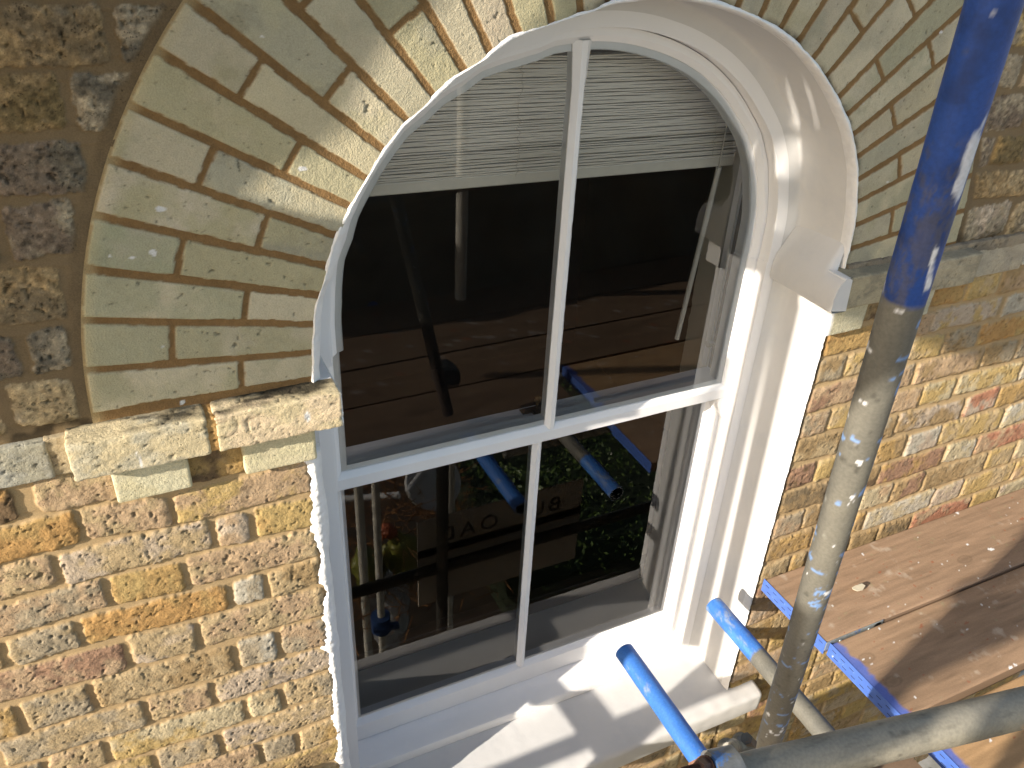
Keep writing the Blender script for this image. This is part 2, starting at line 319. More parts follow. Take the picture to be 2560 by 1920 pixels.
def wall_patch(name, x0, x1, z0, z1, step, joints, rows, slope, hx, hv, mortf, roughf, side):
    nx = int((x1-x0)/step)+1; nz = int((z1-z0)/step)+1
    xs = np.linspace(x0, x1, nx, dtype=np.float32); zs = np.linspace(z0, z1, nz, dtype=np.float32)
    X, Z = np.meshgrid(xs, zs, indexing='ij')
    H = np.zeros_like(X); Cc = np.zeros(X.shape+(3,), np.float32); Mk = np.full(X.shape, .22, np.float32)
    wav = .0035*fbm(X, Z*.3, 3.3, s=.16, o=2, seed=2)
    en = fbm(X, Z, 1.1, s=.011, o=3, seed=4)
    mort = mortf(Z)
    g1 = fbm(X, Z, .5, s=.05, o=4, seed=40); g2 = fbm(X, Z, .5, s=.006, o=3, seed=41)
    Cc[...] = mort*(1+.08*g1+.03*g2)[..., None]
    H[...] = -.0024+.0005*g1+.00012*g2
    Zs = Z-slope(X)-wav
    # struck bed joints: flush below, cut back under the brick above
    for n in range(len(joints)):
        dz = Zs-joints[n]
        k = (np.abs(dz) < .012)
        H[k] += (-.10*dz[k])
    sid = 1
    for n, L in rows.items():
        zt = joints[n]; zb = joints[n+1]
        for it in L:
            a, b_, c0, c1 = it[:4]
            sid += 1
            ro = roughf((zt+zb)/2, c0)
            ja = (random.random()-.5)*.003; jb = (random.random()-.5)*.003
            i0 = np.searchsorted(xs, a-.01); i1 = np.searchsorted(xs, b_+.01)
            j0 = np.searchsorted(zs, zb-.035); j1 = np.searchsorted(zs, zt+.035)
            if i1-i0 < 2 or j1-j0 < 2: continue
            sl = (slice(i0, i1), slice(j0, j1))
            xx = X[sl]; zz = Zs[sl]
            hh = hv((zt+zb)/2)
            sk = (random.random()-.5)*.05
            cx = (a+b_)/2; cz = (zt+zb)/2; hw = (b_-a)/2+.0015; hz = (zt-zb)/2-hh+(random.random()-.5)*.0016
            px = np.abs(xx-cx-sk*(zz-cz)); pz = np.abs(zz-cz-(random.random()-.5)*.012*(xx-cx)/max(hw, .05))
            rc = .003+.005*ro
            qx = px-(hw-rc); qz = pz-(hz-rc)
            d = rc-(np.sqrt(np.maximum(qx, 0)**2+np.maximum(qz, 0)**2)+np.minimum(np.maximum(qx, qz), 0))
            paint_brick(xx, zz, d, C3(c0), C3(c1), sid*1.37+side*50, ro, en[sl], H[sl], Cc[sl], Mk[sl], face=(.0036 if zt < 0 else .0016)+(random.random()-.5)*.0016*ro)
    return xs, zs, X, Z, H, Cc, Mk
def finish_patch(name, xs, zs, X, Z, H, Cc, keepv, Mk):
    nx, nz = X.shape
    k = keepv[:-1, :-1] & keepv[1:, :-1] & keepv[:-1, 1:] & keepv[1:, 1:]
    V = np.stack([X, -H, Z], -1).reshape(-1, 3)
    q = grid_faces(nx, nz, k)
    used = np.zeros(nx*nz, bool); used[q.ravel()] = True
    mp = np.cumsum(used)-1
    return V[used], mp[q], np.hstack([Cc.reshape(-1, 3), Mk.reshape(-1, 1)])[used]
def hvL(z): return .0050 if z > 0 else .0048
def roL(z, c): return 1.15 if z > 0 else (1.0 if c not in ('yellow', 'ochre') else .8)
A = wall_patch('l', -1.42, -.572, -1.22, .86, .0022, JL, rows_left(), lambda X: np.where(True, -.022*np.clip(X+1.08, -.3, .5), 0), .006, hvL,
               lambda Z: MORTD+(MORTL-MORTD)*sst(.03, -.05, Z)[..., None], roL, 0)
xs, zs, X, Z, H, Cc, Mk = A
R_ = np.hypot(X, Z); keep = np.where(Z > -.005, R_ > RO-.004, X < XL+.002)
# mortar fillet round the arch back
fr_ = sst(.030, .010, R_-RO)*(Z > 0)
fr2 = sst(.022, .012, R_-RO-.004*fbm(X, Z, 0., s=.03, o=2, seed=77))*(Z > .0)
H[...] = H*(1-fr2)+(-.0015+.0008*fbm(X, Z, 0., s=.02, o=3, seed=78))*fr2
Cc[...] = Cc*(1-fr2[..., None])+(MORTD*.85*(1+.12*fbm(X, Z, 0., s=.02, o=3, seed=79))[..., None])*fr2[..., None]
dirt = sst(.045, .0, np.abs(Z-.010))*(Z > -.02)*sst(-.3, .4, fbm(X, Z, 0, s=.03, o=4, seed=90))*(Z < .06)
Cc *= (1-.75*dirt)[..., None]
parts = [finish_patch('l', xs, zs, X, Z, H, Cc, keep, Mk)]
# right hand side: courses follow the photo
JR = [.782, .70, .62, .54, .462, .382, .294, .217, .140, .046, -.040, -.1155, -.187, -.261, -.338, -.414, -.492, -.5745, -.6535, -.735, -.817, -.895, -.975, -1.055, -1.135, -1.215, -1.295, -1.375, -1.455, -1.535, -1.615, -1.695, -1.775, -1.855, -1.935, -2.015, -2.095, -2.175, -2.255, -2.335, -2.415]
RR = {}
RR[4] = [(.84, .905, 'grey', 'dkgrey'), (.92, 1.02, 'buff', 'pink'), (1.035, 1.26, 'brown', 'grey')]
RR[5] = [(.84, .967, 'purple', 'grey'), (.98, 1.09, 'grey', 'brn2'), (1.10, 1.32, 'brn2', 'purple')]
RR[6] = [(.84, .905, 'purple', 'grey'), (.912, 1.009, 'dkol', 'ochre'), (1.022, 1.25, 'brown', 'grey')]
RR[7] = [(.875, 1.09, 'brown', 'buff'), (1.10, 1.21, 'grey', 'brown')]
RR[8] = [(.885, 1.042, 'grey', 'pinkw'), (1.055, 1.27, 'buff', 'grey')]
RR[10] = [(.560, .63, 'ochre', 'brown'), (.64, .72, 'darkb', 'brown'), (.735, .85, 'buff', 'brown'), (.878, .978, 'orange', 'ochre'), (.990, 1.096, 'yellow', 'buff'), (1.112, 1.33, 'brown', 'pink')]
RR[11] = [(.560, .710, 'orange', 'ochre'), (.722, .835, 'buff', 'ochre'), (.848, .900, 'pink', 'brown'), (.904, 1.139, 'pinkw', 'yellow'), (1.160, 1.27, 'white', 'grey'), (1.283, 1.51, 'ochre', 'brown')]
RR[12] = [(.560, .646, 'brown', 'grey'), (.656, .72, 'buff', 'yellow'), (.732, .846, 'brown', 'buff'), (.858, .969, 'yellow', 'buff'), (.982, 1.093, 'brown', 'grey'), (1.107, 1.33, 'orange', 'yellow'), (1.343, 1.45, 'purple', 'grey')]
RR[13] = [(.560, .712, 'redb', 'pink'), (.724, .83, 'yellow', 'buff'), (.843, .896, 'pink', 'grey'), (.912, 1.147, 'pink', 'brown'), (1.156, 1.278, 'brown', 'grey'), (1.292, 1.51, 'grey', 'dkgrey')]
RR[14] = [(.560, .644, 'pink', 'grey'), (.656, .715, 'yellow', 'buff'), (.727, .845, 'brown', 'ochre'), (.857, .957, 'pink', 'orange'), (.967, 1.080, 'yellow', 'pale'), (1.096, 1.338, 'yellow', 'pale'), (1.35, 1.46, 'white', 'pink')]
RR[15] = [(.560, .710, 'brown', 'buff'), (.722, .84, 'ochre', 'brown'), (.853, .897, 'grey', 'brown'), (.909, 1.148, 'brown', 'pinkw'), (1.162, 1.283, 'red', 'pinkw'), (1.294, 1.51, 'ochre', 'brown')]
RR[16] = [(.560, .652, 'redb', 'darkb'), (.661, .715, 'yellow', 'pale'), (.727, .855, 'buff', 'brown'), (.868, .965, 'brown', 'ochre'), (.977, 1.093, 'pinkw', 'white'), (1.103, 1.345, 'yellow', 'buff'), (1.357, 1.47, 'pale', 'white')]
RR[17] = [(.560, .717, 'brown', 'brn2'), (.729, .85, 'pink', 'buff'), (.862, .901, 'brown', 'darkb'), (.910, 1.146, 'redb', 'ochre'), (1.156, 1.275, 'pale', 'white'), (1.287, 1.51, 'red', 'pink')]
RR[18] = [(.560, .658, 'pink', 'grey'), (.667, .72, 'brown', 'grey'), (.732, .855, 'ochre', 'buff'), (.867, .977, 'pale', 'pink'), (.989, 1.099, 'redb', 'brown'), (1.110, 1.356, 'brown', 'buff'), (1.368, 1.48, 'yellow', 'buff')]
RR[19] = [(.560, .712, 'brown', 'ochre'), (.724, .86, 'buff', 'ochre'), (.872, .903, 'ochre', 'brown'), (.916, 1.169, 'pale', 'white'), (1.180, 1.293, 'pinkw', 'pale'), (1.306, 1.52, 'yellow', 'buff')]
RR[20] = [(.560, .658, 'buff', 'brown'), (.670, .72, 'ochre', 'buff'), (.735, .87, 'buff', 'brown'), (.884, .984, 'brown', 'ochre'), (.995, 1.115, 'brown', 'brn2'), (1.126, 1.367, 'red', 'pink'), (1.38, 1.49, 'yellow', 'ochre')]
_names = ['buff', 'brown', 'ochre', 'pink', 'yellow', 'grey', 'redb', 'pinkw', 'pale']
for k in list(range(0, 4))+list(range(21, 40)):
    xx = .56 if k > 9 else .58; L = []; j = k
    while xx < 2.25:
        ln = .225 if j % 2 else .108; L.append((xx, xx+ln, random.choice(_names), random.choice(_names))); xx += ln+.012; j += 1
    RR[k] = L
for k, L in RR.items():
    xx = L[-1][1]+.012; j = k+1
    while xx < 2.3:
        ln = .225 if j % 2 else .108; L.append((xx, xx+ln, random.choice(_names), random.choice(_names))); xx += ln+.012; j += 1
A = wall_patch('r', .552, 2.25, -2.40, .80, .0036, JR, RR, lambda X: -.010*np.clip(X-1.0, -.5, .6), .006, lambda z: .0070 if z > 0 else .0062,
               lambda Z: MORTD+(MORTL*.97-MORTD)*sst(.03, -.05, Z)[..., None], lambda z, c: 1.25 if z > 0 else .95, 1)
xs, zs, X, Z, H, Cc, Mk = A
R_ = np.hypot(X, Z); keep = np.where(Z > -.005, R_ > RO-.006, X > XR-.001)
fr2 = sst(.022, .012, R_-RO-.004*fbm(X, Z, 0., s=.03, o=2, seed=77))*(Z > .0)
H[...] = H*(1-fr2)+(-.0015)*fr2
Cc[...] = Cc*(1-fr2[..., None])+(MORTD*.9)*fr2[..., None]
dk = sst(.009, .003, np.abs(X-XR-.006-.003*fbm(X*0, Z, 0, s=.03, o=2, seed=8)))*(Z < 0)
H -= .006*dk; Cc *= (1-.7*dk)[..., None]  # narrow gap along the jamb, its shadow painted into the colour
dirt = sst(.05, .0, np.abs(Z-.050))*sst(-.3, .4, fbm(X, Z, 0, s=.03, o=4, seed=90))
Cc *= (1-.6*dirt)[..., None]
parts.append(finish_patch('r', xs, zs, X, Z, H, Cc, keep, Mk))
RU = {}
for k in range(22, 34):
    xx = -1.35-(k % 2)*.17; L = []; j = k
    while xx < .56:
        ln = .218 if j % 2 else .105; L.append((xx, xx+ln, random.choice(_names), random.choice(_names))); xx += ln+.012; j += 1
    RU[k] = L
A = wall_patch('u', -.60, .556, -2.0, -1.375, .0045, JR, RU, lambda X: 0*X, .006, lambda z: .0066, lambda Z: MORTL*np.ones(Z.shape+(1,), np.float32), lambda z, c: .9, 2)
xs, zs, X, Z, H, Cc, Mk = A
parts.append(finish_patch('u', xs, zs, X, Z, H, Cc, np.ones(X.shape, bool), Mk))
off = 0; VV = []; FF = []; CC = []
for v, f, c in parts: VV.append(v); FF.append(f+off); CC.append(c); off += len(v)
brickwork = mesh('brickwork', np.vstack(VV), np.vstack(FF), M_brick, wall, np.vstack(CC))
# ---- gauged arch in polar cells
TH = [-3, 178.5, 173.6, 168.6, 163.7, 158.8, 153.8, 149.0, 144.2, 139.5, 134.1, 128.9, 123.4, 118.7, 113.7, 108.2, 103.3, 98.4, 93.6, 88.7, 83.8, 79.0, 74.1, 69.0, 63.9, 58.9, 53.9, 48.8, 43.2, 38.6, 33.9, 28.8, 23.9, 18.9, 13.7, 8.4, 3.3]
TH = TH[1:]
nr = 136; nt_ = 1260
rr_ = np.linspace(0, 1, nr, dtype=np.float32); tt = np.linspace(-1.0, 181.0, nt_, dtype=np.float32)
T2, R2 = np.meshgrid(tt, rr_, indexing='ij')
Rr = rin(np.clip(T2, 0, 180)).astype(np.float32)-.0005; Rr = Rr+(RO+.001-Rr)*R2
Xp = Rr*np.cos(np.radians(T2)); Zp = Rr*np.sin(np.radians(T2))
H = -.0012+.0006*fbm(Xp, Zp, 0., s=.006, o=3, seed=60); Cc = np.zeros(Xp.shape+(3,), np.float32)
Cc[...] = MORTR*(1+.12*fbm(Xp, Zp, 0., s=.04, o=3, seed=61)+.10*fbm(Xp, Zp, 0., s=.005, o=2, seed=62))[..., None]
Cc[...] = Cc*(1-sst(12, -2, T2)[..., None]*.25)
en = fbm(Xp, Zp, 0., s=.012, o=3, seed=63)
APAL = [(.44, .405, .255), (.50, .455, .31), (.385, .365, .235), (.52, .465, .32), (.45, .41, .25), (.40, .375, .26), (.50, .445, .29)]
spec_col = {(5, 1): (.53, .47, .35), (6, 0): (.42, .40, .29), (13, 0): (.48, .41, .29), (4, 1): (.36, .36, .23)}
for i in range(len(TH)-1):
    t1, t0 = TH[i], TH[i+1]
    split = (.681 if i % 2 == 0 else .779)+(random.random()-.5)*.012
    if i > 15: split = (.679 if i % 2 == 1 else .78)+(random.random()-.5)*.012
    for k, (ra, rb) in enumerate(((split, RO+.0005), (0.3, split))):
        a0 = np.searchsorted(tt, t0-.4); a1 = np.searchsorted(tt, t1+.4)
        sl = slice(a0, a1)
        th = T2[sl]; r = Rr[sl]
        wob = .10*fbm(r*0+i, r, 0., s=.08, o=2, seed=70+i)
        dA = np.minimum(t1-th+wob, th-t0+wob*.5)*PI/180*r-.0056
        lo = (ra+.0046) if k == 0 else -1
        hi = rb-.0040 if k == 1 else RO-.0015
        dR = np.minimum(r-lo, hi-r)
        rc = .003
        d = np.minimum(dA, dR); cr = (dA < rc) & (dR < rc)
        d = np.where(cr, rc-np.sqrt(np.maximum(rc-dA, 0)**2+np.maximum(rc-dR, 0)**2), d)
        c0 = np.array(spec_col.get((i+1, 1-k if k else 1), random.choice(APAL)), np.float32); c1 = np.array(random.choice(APAL), np.float32)*(1.0 if random.random() < .7 else .9)
        tv = random.uniform(.90, 1.07); c0 = c0*np.array((tv, tv, tv*1.05), np.float32); c1 = c1*np.array((tv, tv, tv*1.05), np.float32)
        if i > 14: c0 = c0*np.array((.97, .96, .97)); c1 = c1*np.array((.93, .92, .95))
        s_ = 200+i*3.1+k
        xx = Xp[sl]; zz = Zp[sl]
        hs = H[sl]; cs = Cc[sl]
        m = sst(0, .0012, d+en[sl]*.0016)
        f1 = fbm(xx, zz, s_, s=.035, o=3, seed=s_); f2 = fbm(xx, zz, s_, s=.006, o=3, seed=s_+3)
        pit = sst(.70, .95, fbm(xx, zz, s_, s=.006, o=2, seed=s_+5))
        sm = sst(.15, .75, fbm(xx, zz, s_, s=.045, o=5, seed=s_+7, g=.7))
        sm = sm*(.75 if random.random() < .4 else .25)
        h = .0012+.0007*f1+.00045*f2-.0020*pit+(random.random()-.5)*.0010
        cb = sst(-.2, .5, fbm(xx, zz, s_, s=.06, o=4, seed=s_+11))[..., None]
        c = c0*(1-cb)+c1*cb
        c = c*(1+.06*f2+.05*f1-.5*pit-.30*sm)[..., None]
        hs[...] = hs*(1-m)+h*m; cs[...] = cs*(1-m[..., None])+c*m[..., None]
# paint splashes, and the intrados crack with its shade painted dark
spl = sst(1.12, 1.18, fbm(Xp, Zp, 0., s=.03, o=3, seed=99)*1.2)
Cc[...] = Cc*(1-spl[..., None])+.68*spl[..., None]
inn = Rr-rin(np.clip(T2, 0, 180))
crack_shade = sst(.016, .0, inn+.008*fbm(Xp, Zp, 0., s=.02, o=3, seed=64))*sst(110, 95, T2)*sst(-.5, .3, fbm(Xp, Zp, 0., s=.05, o=2, seed=65))
Cc *= (1-.80*crack_shade)[..., None]; H -= .002*crack_shade
ob_ = sst(.870, .8885, Rr)*(T2 > 90)
edge_c = np.array((.60, .50, .28), np.float32)
Cc[...] = Cc*(1-.35*ob_[..., None])+edge_c*.35*ob_[..., None]
mesh('brick_arch', np.stack([Xp, -H-.0006, Zp], -1).reshape(-1, 3), grid_faces(nt_, nr), M_arch, wall, Cc.reshape(-1, 3))
# ---- projecting blocks (string course, dentils): subdivided boxes with worn corners
def block(name, x0, x1, y0, y1, z0, z1, c0, c1, seed, rough=.6, rc=.004, parent=wall, step=.003, mat=None, extra=None):
    nx = max(2, int((x1-x0)/step)); ny = max(2, int((y1-y0)/step)); nz = max(2, int((z1-z0)/step))
    VV = []; FF = []; off = 0
    def face(fn, nu, nv):
        nonlocal off
        u, v = np.meshgrid(np.linspace(0, 1, nu+1), np.linspace(0, 1, nv+1), indexing='ij')
        P = fn(u, v).reshape(-1, 3); VV.append(P); FF.append(grid_faces(nu+1, nv+1)+off); off += len(P)
    dx, dy, dz = x1-x0, y1-y0, z1-z0
    face(lambda u, v: np.stack([x0+u*dx, 0*u+y0, z0+v*dz], -1), nx, nz)
    face(lambda u, v: np.stack([x0+u*dx, y1-v*dy, 0*u+z0], -1), nx, ny)
    face(lambda u, v: np.stack([x0+u*dx, y0+v*dy, 0*u+z1], -1), nx, ny)
    face(lambda u, v: np.stack([0*u+x0, y1-u*dy, z0+v*dz], -1), ny, nz)
    face(lambda u, v: np.stack([0*u+x1, y0+u*dy, z0+v*dz], -1), ny, nz)
    P = np.vstack(VV).astype(np.float64)
    c = np.array([(x0+x1)/2, (y0+y1)/2+.02, (z0+z1)/2]); hs = np.array([dx/2, dy/2+.02, dz/2])
    q = P-c; a = np.abs(q)-(hs-rc); s = np.sign(q)
    L = np.sqrt((np.maximum(a, 0)**2).sum(1)); k = (np.maximum(a, 0) > 0).sum(1) >= 1
    f = np.where(L > rc, rc/np.maximum(L, 1e-9), 1.0)
    q2 = s*(np.minimum(np.abs(q), hs-rc)+np.maximum(a, 0)*f[:, None])
    P2 = c+q2
    nn = q2/hs; nn = s*np.abs(nn)**8; nn /= np.linalg.norm(nn, axis=1)[:, None]+1e-9
    x, y, z = P2.T
    f1 = fbm(x, y+z, z*2, s=.030, o=3, seed=seed); f2 = fbm(x, y+z, z*2+y, s=.006, o=3, seed=seed+3)
    pit = sst(.55, .85, fbm(x, y+z, z*2, s=.008, o=2, seed=seed+5))
    band = sst(.1, .5, fbm(x, z+y, 0*x, s=.05, o=4, seed=seed+8))
    crack = sst(.016, .0, np.abs(fbm(x, z*1.5+y, 0*x, s=.10, o=3, seed=seed+9)))*sst(.15, .4, fbm(x, z, 0*x, s=.08, o=1, seed=seed+10))
    disp = rough*(.0018*f1+.0006*f2*(1+1.5*band)-.003*pit-.0022*crack)
    P2 = P2+nn*disp[:, None]
    cb = sst(-.2, .3, fbm(x, y+z, z, s=.045, o=4, seed=seed+11, g=.65))[:, None]
    col = np.array(c0)*(1-cb)+np.array(c1)*cb
    col = col*(1+.10*f2+.08*f1-.55*pit*rough-.5*crack*rough)[:, None]
    if extra is not None: col = extra(P2, col)
    return mesh(name, P2, np.vstack(FF), mat or M_brick, parent, col)
def dirt_top(z1):
    def g(P, col):
        k = sst(-.004, .004, P[:, 2]-z1+.006)*sst(-.1, .5, fbm(P[:, 0], P[:, 1]*3, 0*P[:, 0], s=.05, o=4, seed=5)+.25)
        k = k*sst(-.050, -.022, P[:, 1]+.012*fbm(P[:, 0], P[:, 1], 0*P[:, 0], s=.03, o=2, seed=6))
        return col*(1-.9*k)[:, None]
    return g
ST = (.54, .455, .29); ST2 = (.48, .435, .32); STg = (.33, .31, .24)
def s1(P, col):
    col = dirt_top(.010)(P, col)
    k = sst(.002, 0, np.abs(P[:, 0]+.842+.12*(P[:, 2]+.03)))*(P[:, 2] < -.022)*(P[:, 2] > -.055)
    return col*(1-k[:, None])+.8*k[:, None]
def s2(P, col):
    col = dirt_top(.010)(P, col)
    k = sst(.0045, .002, np.hypot((P[:, 0]+.588+.004)*1.0, (P[:, 2]+.020)*.35)+.002*fbm(P[:, 0], P[:, 2], 0*P[:, 0], s=.01, o=2, seed=3))
    e = sst(.006, .003, -.5325-P[:, 0]+.0015*fbm(P[:, 0], P[:, 2], 0*P[:, 0], s=.01, o=2, seed=7))
    k = np.maximum(k, e); return col*(1-k[:, None])+.78*k[:, None]
block('string_course_block', -.931, -.741, -.048, .03, -.055, .010, ST, ST2, 301, .9, extra=s1)
block('string_course_block', -.729, -.5345, -.048, .0015, -.055, .010, ST, (.62, .50, .34), 305, .9, extra=s2)
block('string_course_block', -1.25, -.957, -.011, .03, -.064, .002, STg, (.34, .33, .28), 309, .8)
block('string_joint', -.744, -.726, -.0445, .03, -.052, .007, (.50, .32, .13), (.46, .27, .10), 311, 1.2, rc=.003)
block('string_joint', -.960, -.929, -.008, .03, -.064, .004, (.38, .31, .20), (.26, .21, .14), 312, 1.2, rc=.003)
dent = (.55, .50, .33)
block('dentil', -.8855, -.7755, -.0205, .03, -.130, -.053, dent, (.58, .54, .38), 315, .25)
block('dentil', -.694, -.577, -.0205, .03, -.130, -.053, dent, (.58, .52, .35), 317, .25)
def painted(P, col):
    k = sst(.534, .526, P[:, 0]+.002*fbm(P[:, 0], P[:, 2], P[:, 1], s=.02, o=3, seed=9))[:, None]
    return np.hstack([col*(1-k)+.69*k, 1-k])
def painted2(P, col):
    k = sst(.545, .538, P[:, 0]+.002*fbm(P[:, 0], P[:, 2], P[:, 1], s=.02, o=3, seed=9))[:, None]
    return np.hstack([col*(1-k)+.69*k, 1-k])
block('string_course_block', .520, .727, -.046, .03, -.034, .040, (.38, .33, .225), (.26, .235, .17), 321, .35, extra=painted)
block('string_course_block', .735, .935, -.045, .03, -.034, .040, (.40, .35, .25), (.31, .275, .20), 323, .6)
block('string_course_block', .945, 1.145, -.009, .03, -.046, .034, (.44, .385, .29), (.37, .325, .25), 325, .6)
block('string_course_block', 1.150, 1.40, -.009, .03, -.038, .040, (.50, .49, .42), (.44, .42, .36), 327, .5)
block('string_course_block', 1.41, 1.70, -.009, .03, -.036, .040, (.44, .42, .36), (.40, .38, .32), 328, .5)
block('string_mortar_fillet', .562, 1.7, -.010, .03, .022, .050, (.30, .25, .18), (.20, .17, .13), 331, 1.4, rc=.003, step=.005)
block('dentil', .533, .638, -.0245, .03, -.108, -.036, (.50, .46, .32), (.46, .43, .31), 335, .35, extra=painted2)
block('dentil', .735, .842, -.0245, .03, -.108, -.036, (.50, .47, .35), (.44, .42, .32), 337, .35)
# painted dentil stubs (mortar smears beside the left dentils)
# ---- reveal: sweep of a section along the opening
def contour(side_left_bottom=-1.31, side_right_bottom=-1.31, n_j=520, n_a=640):
    P = []; Nn = []; kind = []
    for i in range(n_j):
        z = side_left_bottom+(0-side_left_bottom)*i/n_j
        x = XL+(.0085 if z > -.06 else 0)
        P.append((x, z)); Nn.append((1, 0)); kind.append((z, 0))
    for i in range(n_a+1):
        th = 180-180*i/n_a; r = float(rin(th)); a = math.radians(th)
        P.append((r*math.cos(a), r*math.sin(a))); Nn.append((-math.cos(a), -math.sin(a))); kind.append((th, 1))
    for i in range(n_j+1):
        z = 0+(side_right_bottom)*i/n_j
        P.append((XR, z)); Nn.append((-1, 0)); kind.append((z, 2))
    return np.array(P), np.array(Nn), kind
PC, NC, KC = contour()
ns = len(PC)
sarc = np.concatenate([[0], np.cumsum(np.hypot(*np.diff(PC, axis=0).T))])
def sweep(name, prof, mat, parent, lo=0, hi=None, smooth=True, sharp=40, jit=None, closed=False):
    """prof: list of (offset into opening, y) or function(i)->list"""
    hi = hi or ns; rows = []
    for i in range(lo, hi):
        pr = prof(i) if callable(prof) else prof
        rows.append([(PC[i, 0]+NC[i, 0]*d, y, PC[i, 1]+NC[i, 1]*d) for d, y in pr])
    V = np.array(rows); n, k, _ = V.shape
    if jit is not None: V = jit(V)
    q = grid_faces(n, k)
    if closed:
        i = np.arange(n-1); q = np.vstack([q, np.stack([i*k+k-1, (i+1)*k+k-1, (i+1)*k, i*k], -1)])
    o = mesh(name, V.reshape(-1, 3), q, mat, parent, smooth=smooth, sharp=sharp)
    return o
lipn = fbm(sarc, 0*sarc, 0, s=.045, o=5, seed=120); lipn2 = fbm(sarc, 0*sarc+9, 0, s=.06, o=3, seed=121); lipn3 = fbm(sarc, 0*sarc+19, 0, s=.010, o=3, seed=122)
def lipw(i):
    a, k = KC[i]
    if k == 0:
        if a > -.13: return .0006
        return max(.002, .014+.012*lipn[i]+.009*lipn2[i]+.004*lipn3[i]+.003*sst(-.6, -1.1, a))
    if k == 1:
        base = .0035 if a > 100 else .0045
        return max(.0006, base+.0030*lipn[i]+.0020*lipn2[i])
    return max(.001, .0035+.0035*lipn[i])
nlip = 9
def prof_reveal(i):
    a, k = KC[i]; t = [0, .003, .010, .03, .06, .09, .12]
    low = (k != 1) and a < -.05
    L = [(0.000, -.0060)]
    L = [(.0005, -.0030), (.002, .002)]
    wob = .0012*lipn2[i]
    L += [(.0035+wob, .012), (.0045, .04), (.0055, .08), (.007, .115)]
    if k != 1:
        L += [(.010, .128), (.018, .139), (.032, .1465), (.040, .1485)]
    else:
        L += [(.0085, .135), (.0105, .146), (.016, .1485), (.040, .1489)]
    return L
reveal = sweep('reveal_render', prof_reveal, M_render, wall, sharp=60)
def prof_lip(i):
    wd = lipw(i); a, k = KC[i]
    th = (.0045+.0020*lipn3[i]) if k == 0 else (.0028+.0012*lipn3[i])
    if k == 0 and a > -.13: th = .0015
    L = [(-wd, -.0001-.0008)]
    for j in range(1, nlip):
        u = j/(nlip-1); p = -wd+(wd+.0010)*u
        hgt = th*math.sin(min(1, u*1.6)*PI/2)*(1 if u < .75 else 1-(u-.75)*1.2)
        L.append((p, -.0008-hgt))
    xi = (.009+.004*lipn2[i])*(1 if k == 0 and a < -.13 else (sst(120, 165, a) if k == 1 else 0))
    L.append((.0035+xi+.001*lipn[i], .004+.3*xi)); L.append((.0048+xi*1.1, .018+xi)); L.append((.0035, .024+xi))
    return L
def jitlip(V):
    n, k, _ = V.shape
    f = fbm(V[..., 0], V[..., 2], V[..., 1], s=.010, o=3, seed=130); g = fbm(V[..., 0], V[..., 2], V[..., 1], s=.004, o=2, seed=131)
    amp = np.where(V[..., 0] < -.5, 1.0, .45)
    V[..., 1] -= (.0016*f+.0007*g)*amp*np.array([0, .3, .8, 1, 1, 1, 1, 1, .8, .5, .3, 0])[None, :k]
    return V
sweep('arris_paint', prof_lip, M_lip, wall, sharp=80, jit=jitlip)
# impost returns (painted ends running back to the frame)
prB = [(.568, .118), (.5545, .094), (.542, .074), (.530, .055), (.519, .038), (.510, .022), (.5045, .006), (.5025, -.012), (.5025, -.030), (.506, -.0375), (.568, -.0390)]
prF = [(.5400, .0360), (.5385, .0395), (.5350, .0410), (.5300, .0408), (.5200, .0370), (.5115, .0290), (.5050, .0160), (.5025, -.006), (.5025, -.030), (.506, -.0360), (.545, -.0370)]
ya_ = np.linspace(-.0465, .1478, 60); V = []
for y in ya_:
    t_ = sst(-.004, .016, y)
    row = [(xf*(1-t_)+xb*t_, y, zf*(1-t_)+zb*t_) for (xf, zf), (xb, zb) in zip(prF, prB)]
    V.append(row)
V = np.array(V); V[..., 0] += .0011*fbm(V[..., 1], V[..., 2], 0, s=.03, o=3, seed=19)
mesh('impost_return', V.reshape(-1, 3), np.vstack([grid_faces(V.shape[0], V.shape[1])]+[np.array([[0, 3, 6, 10], [3, 4, 5, 6], [6, 7, 8, 10]])]), M_render, wall, sharp=60)
mb = MB(); mb.box(-.6, -.5350, .001, .1475, -.054, .0095, .004); mb.build('impost_return', M_render, wall)
# ---- stone sill
def sill_profile(n):
    return [(.165, -1.300), (.10, -1.3025), (.03, -1.306), (0, -1.3085), (-.020, -1.3105), (-.038, -1.3130), (-.0465, -1.3155), (-.0510, -1.3200), (-.0525, -1.3270), (-.0525, -1.338), (-.0518, -1.36), (-.050, -1.385), (-.046, -1.393), (-.036, -1.397), (.0, -1.397)]
xsil = np.concatenate([np.linspace(-.645, -.577, 8), np.linspace(-.57, .55, 120), np.linspace(.556, .648, 14), [.6535, .6565]])
rows = []
for x in xsil:
    e = 0
    if x > .648: e = .010*((x-.648)/.0085)**1.5
    P = []
    for y, z in sill_profile(0):
        if (x > XR+.004 or x < XL) and y > 0: y, z = -.0005, -1.3085-(0)
        zz = z-.0015*(x-.0)
        P.append((x, y+(e if y < -.02 else 0), zz-(e if z > -1.33 else -e*.6)))
    rows.append(P)
rows.append([(xsil[-1]+.0003, -.01, -1.35)]*len(rows[0]))
V = np.array(rows); f = fbm(V[..., 0], V[..., 1], V[..., 2], s=.03, o=3, seed=140)
V[..., 1] -= .0012*f*(V[..., 1] < -.01); V[..., 2] += .0010*f
mesh('stone_sill', V.reshape(-1, 3), grid_faces(V.shape[0], V.shape[1]), M_render, wall, sharp=50)

# ================================================================== WINDOW
win = empty('sash_window', (X0, .15, -1.27), label='white painted round headed timber sash window with four panes', cat='window')
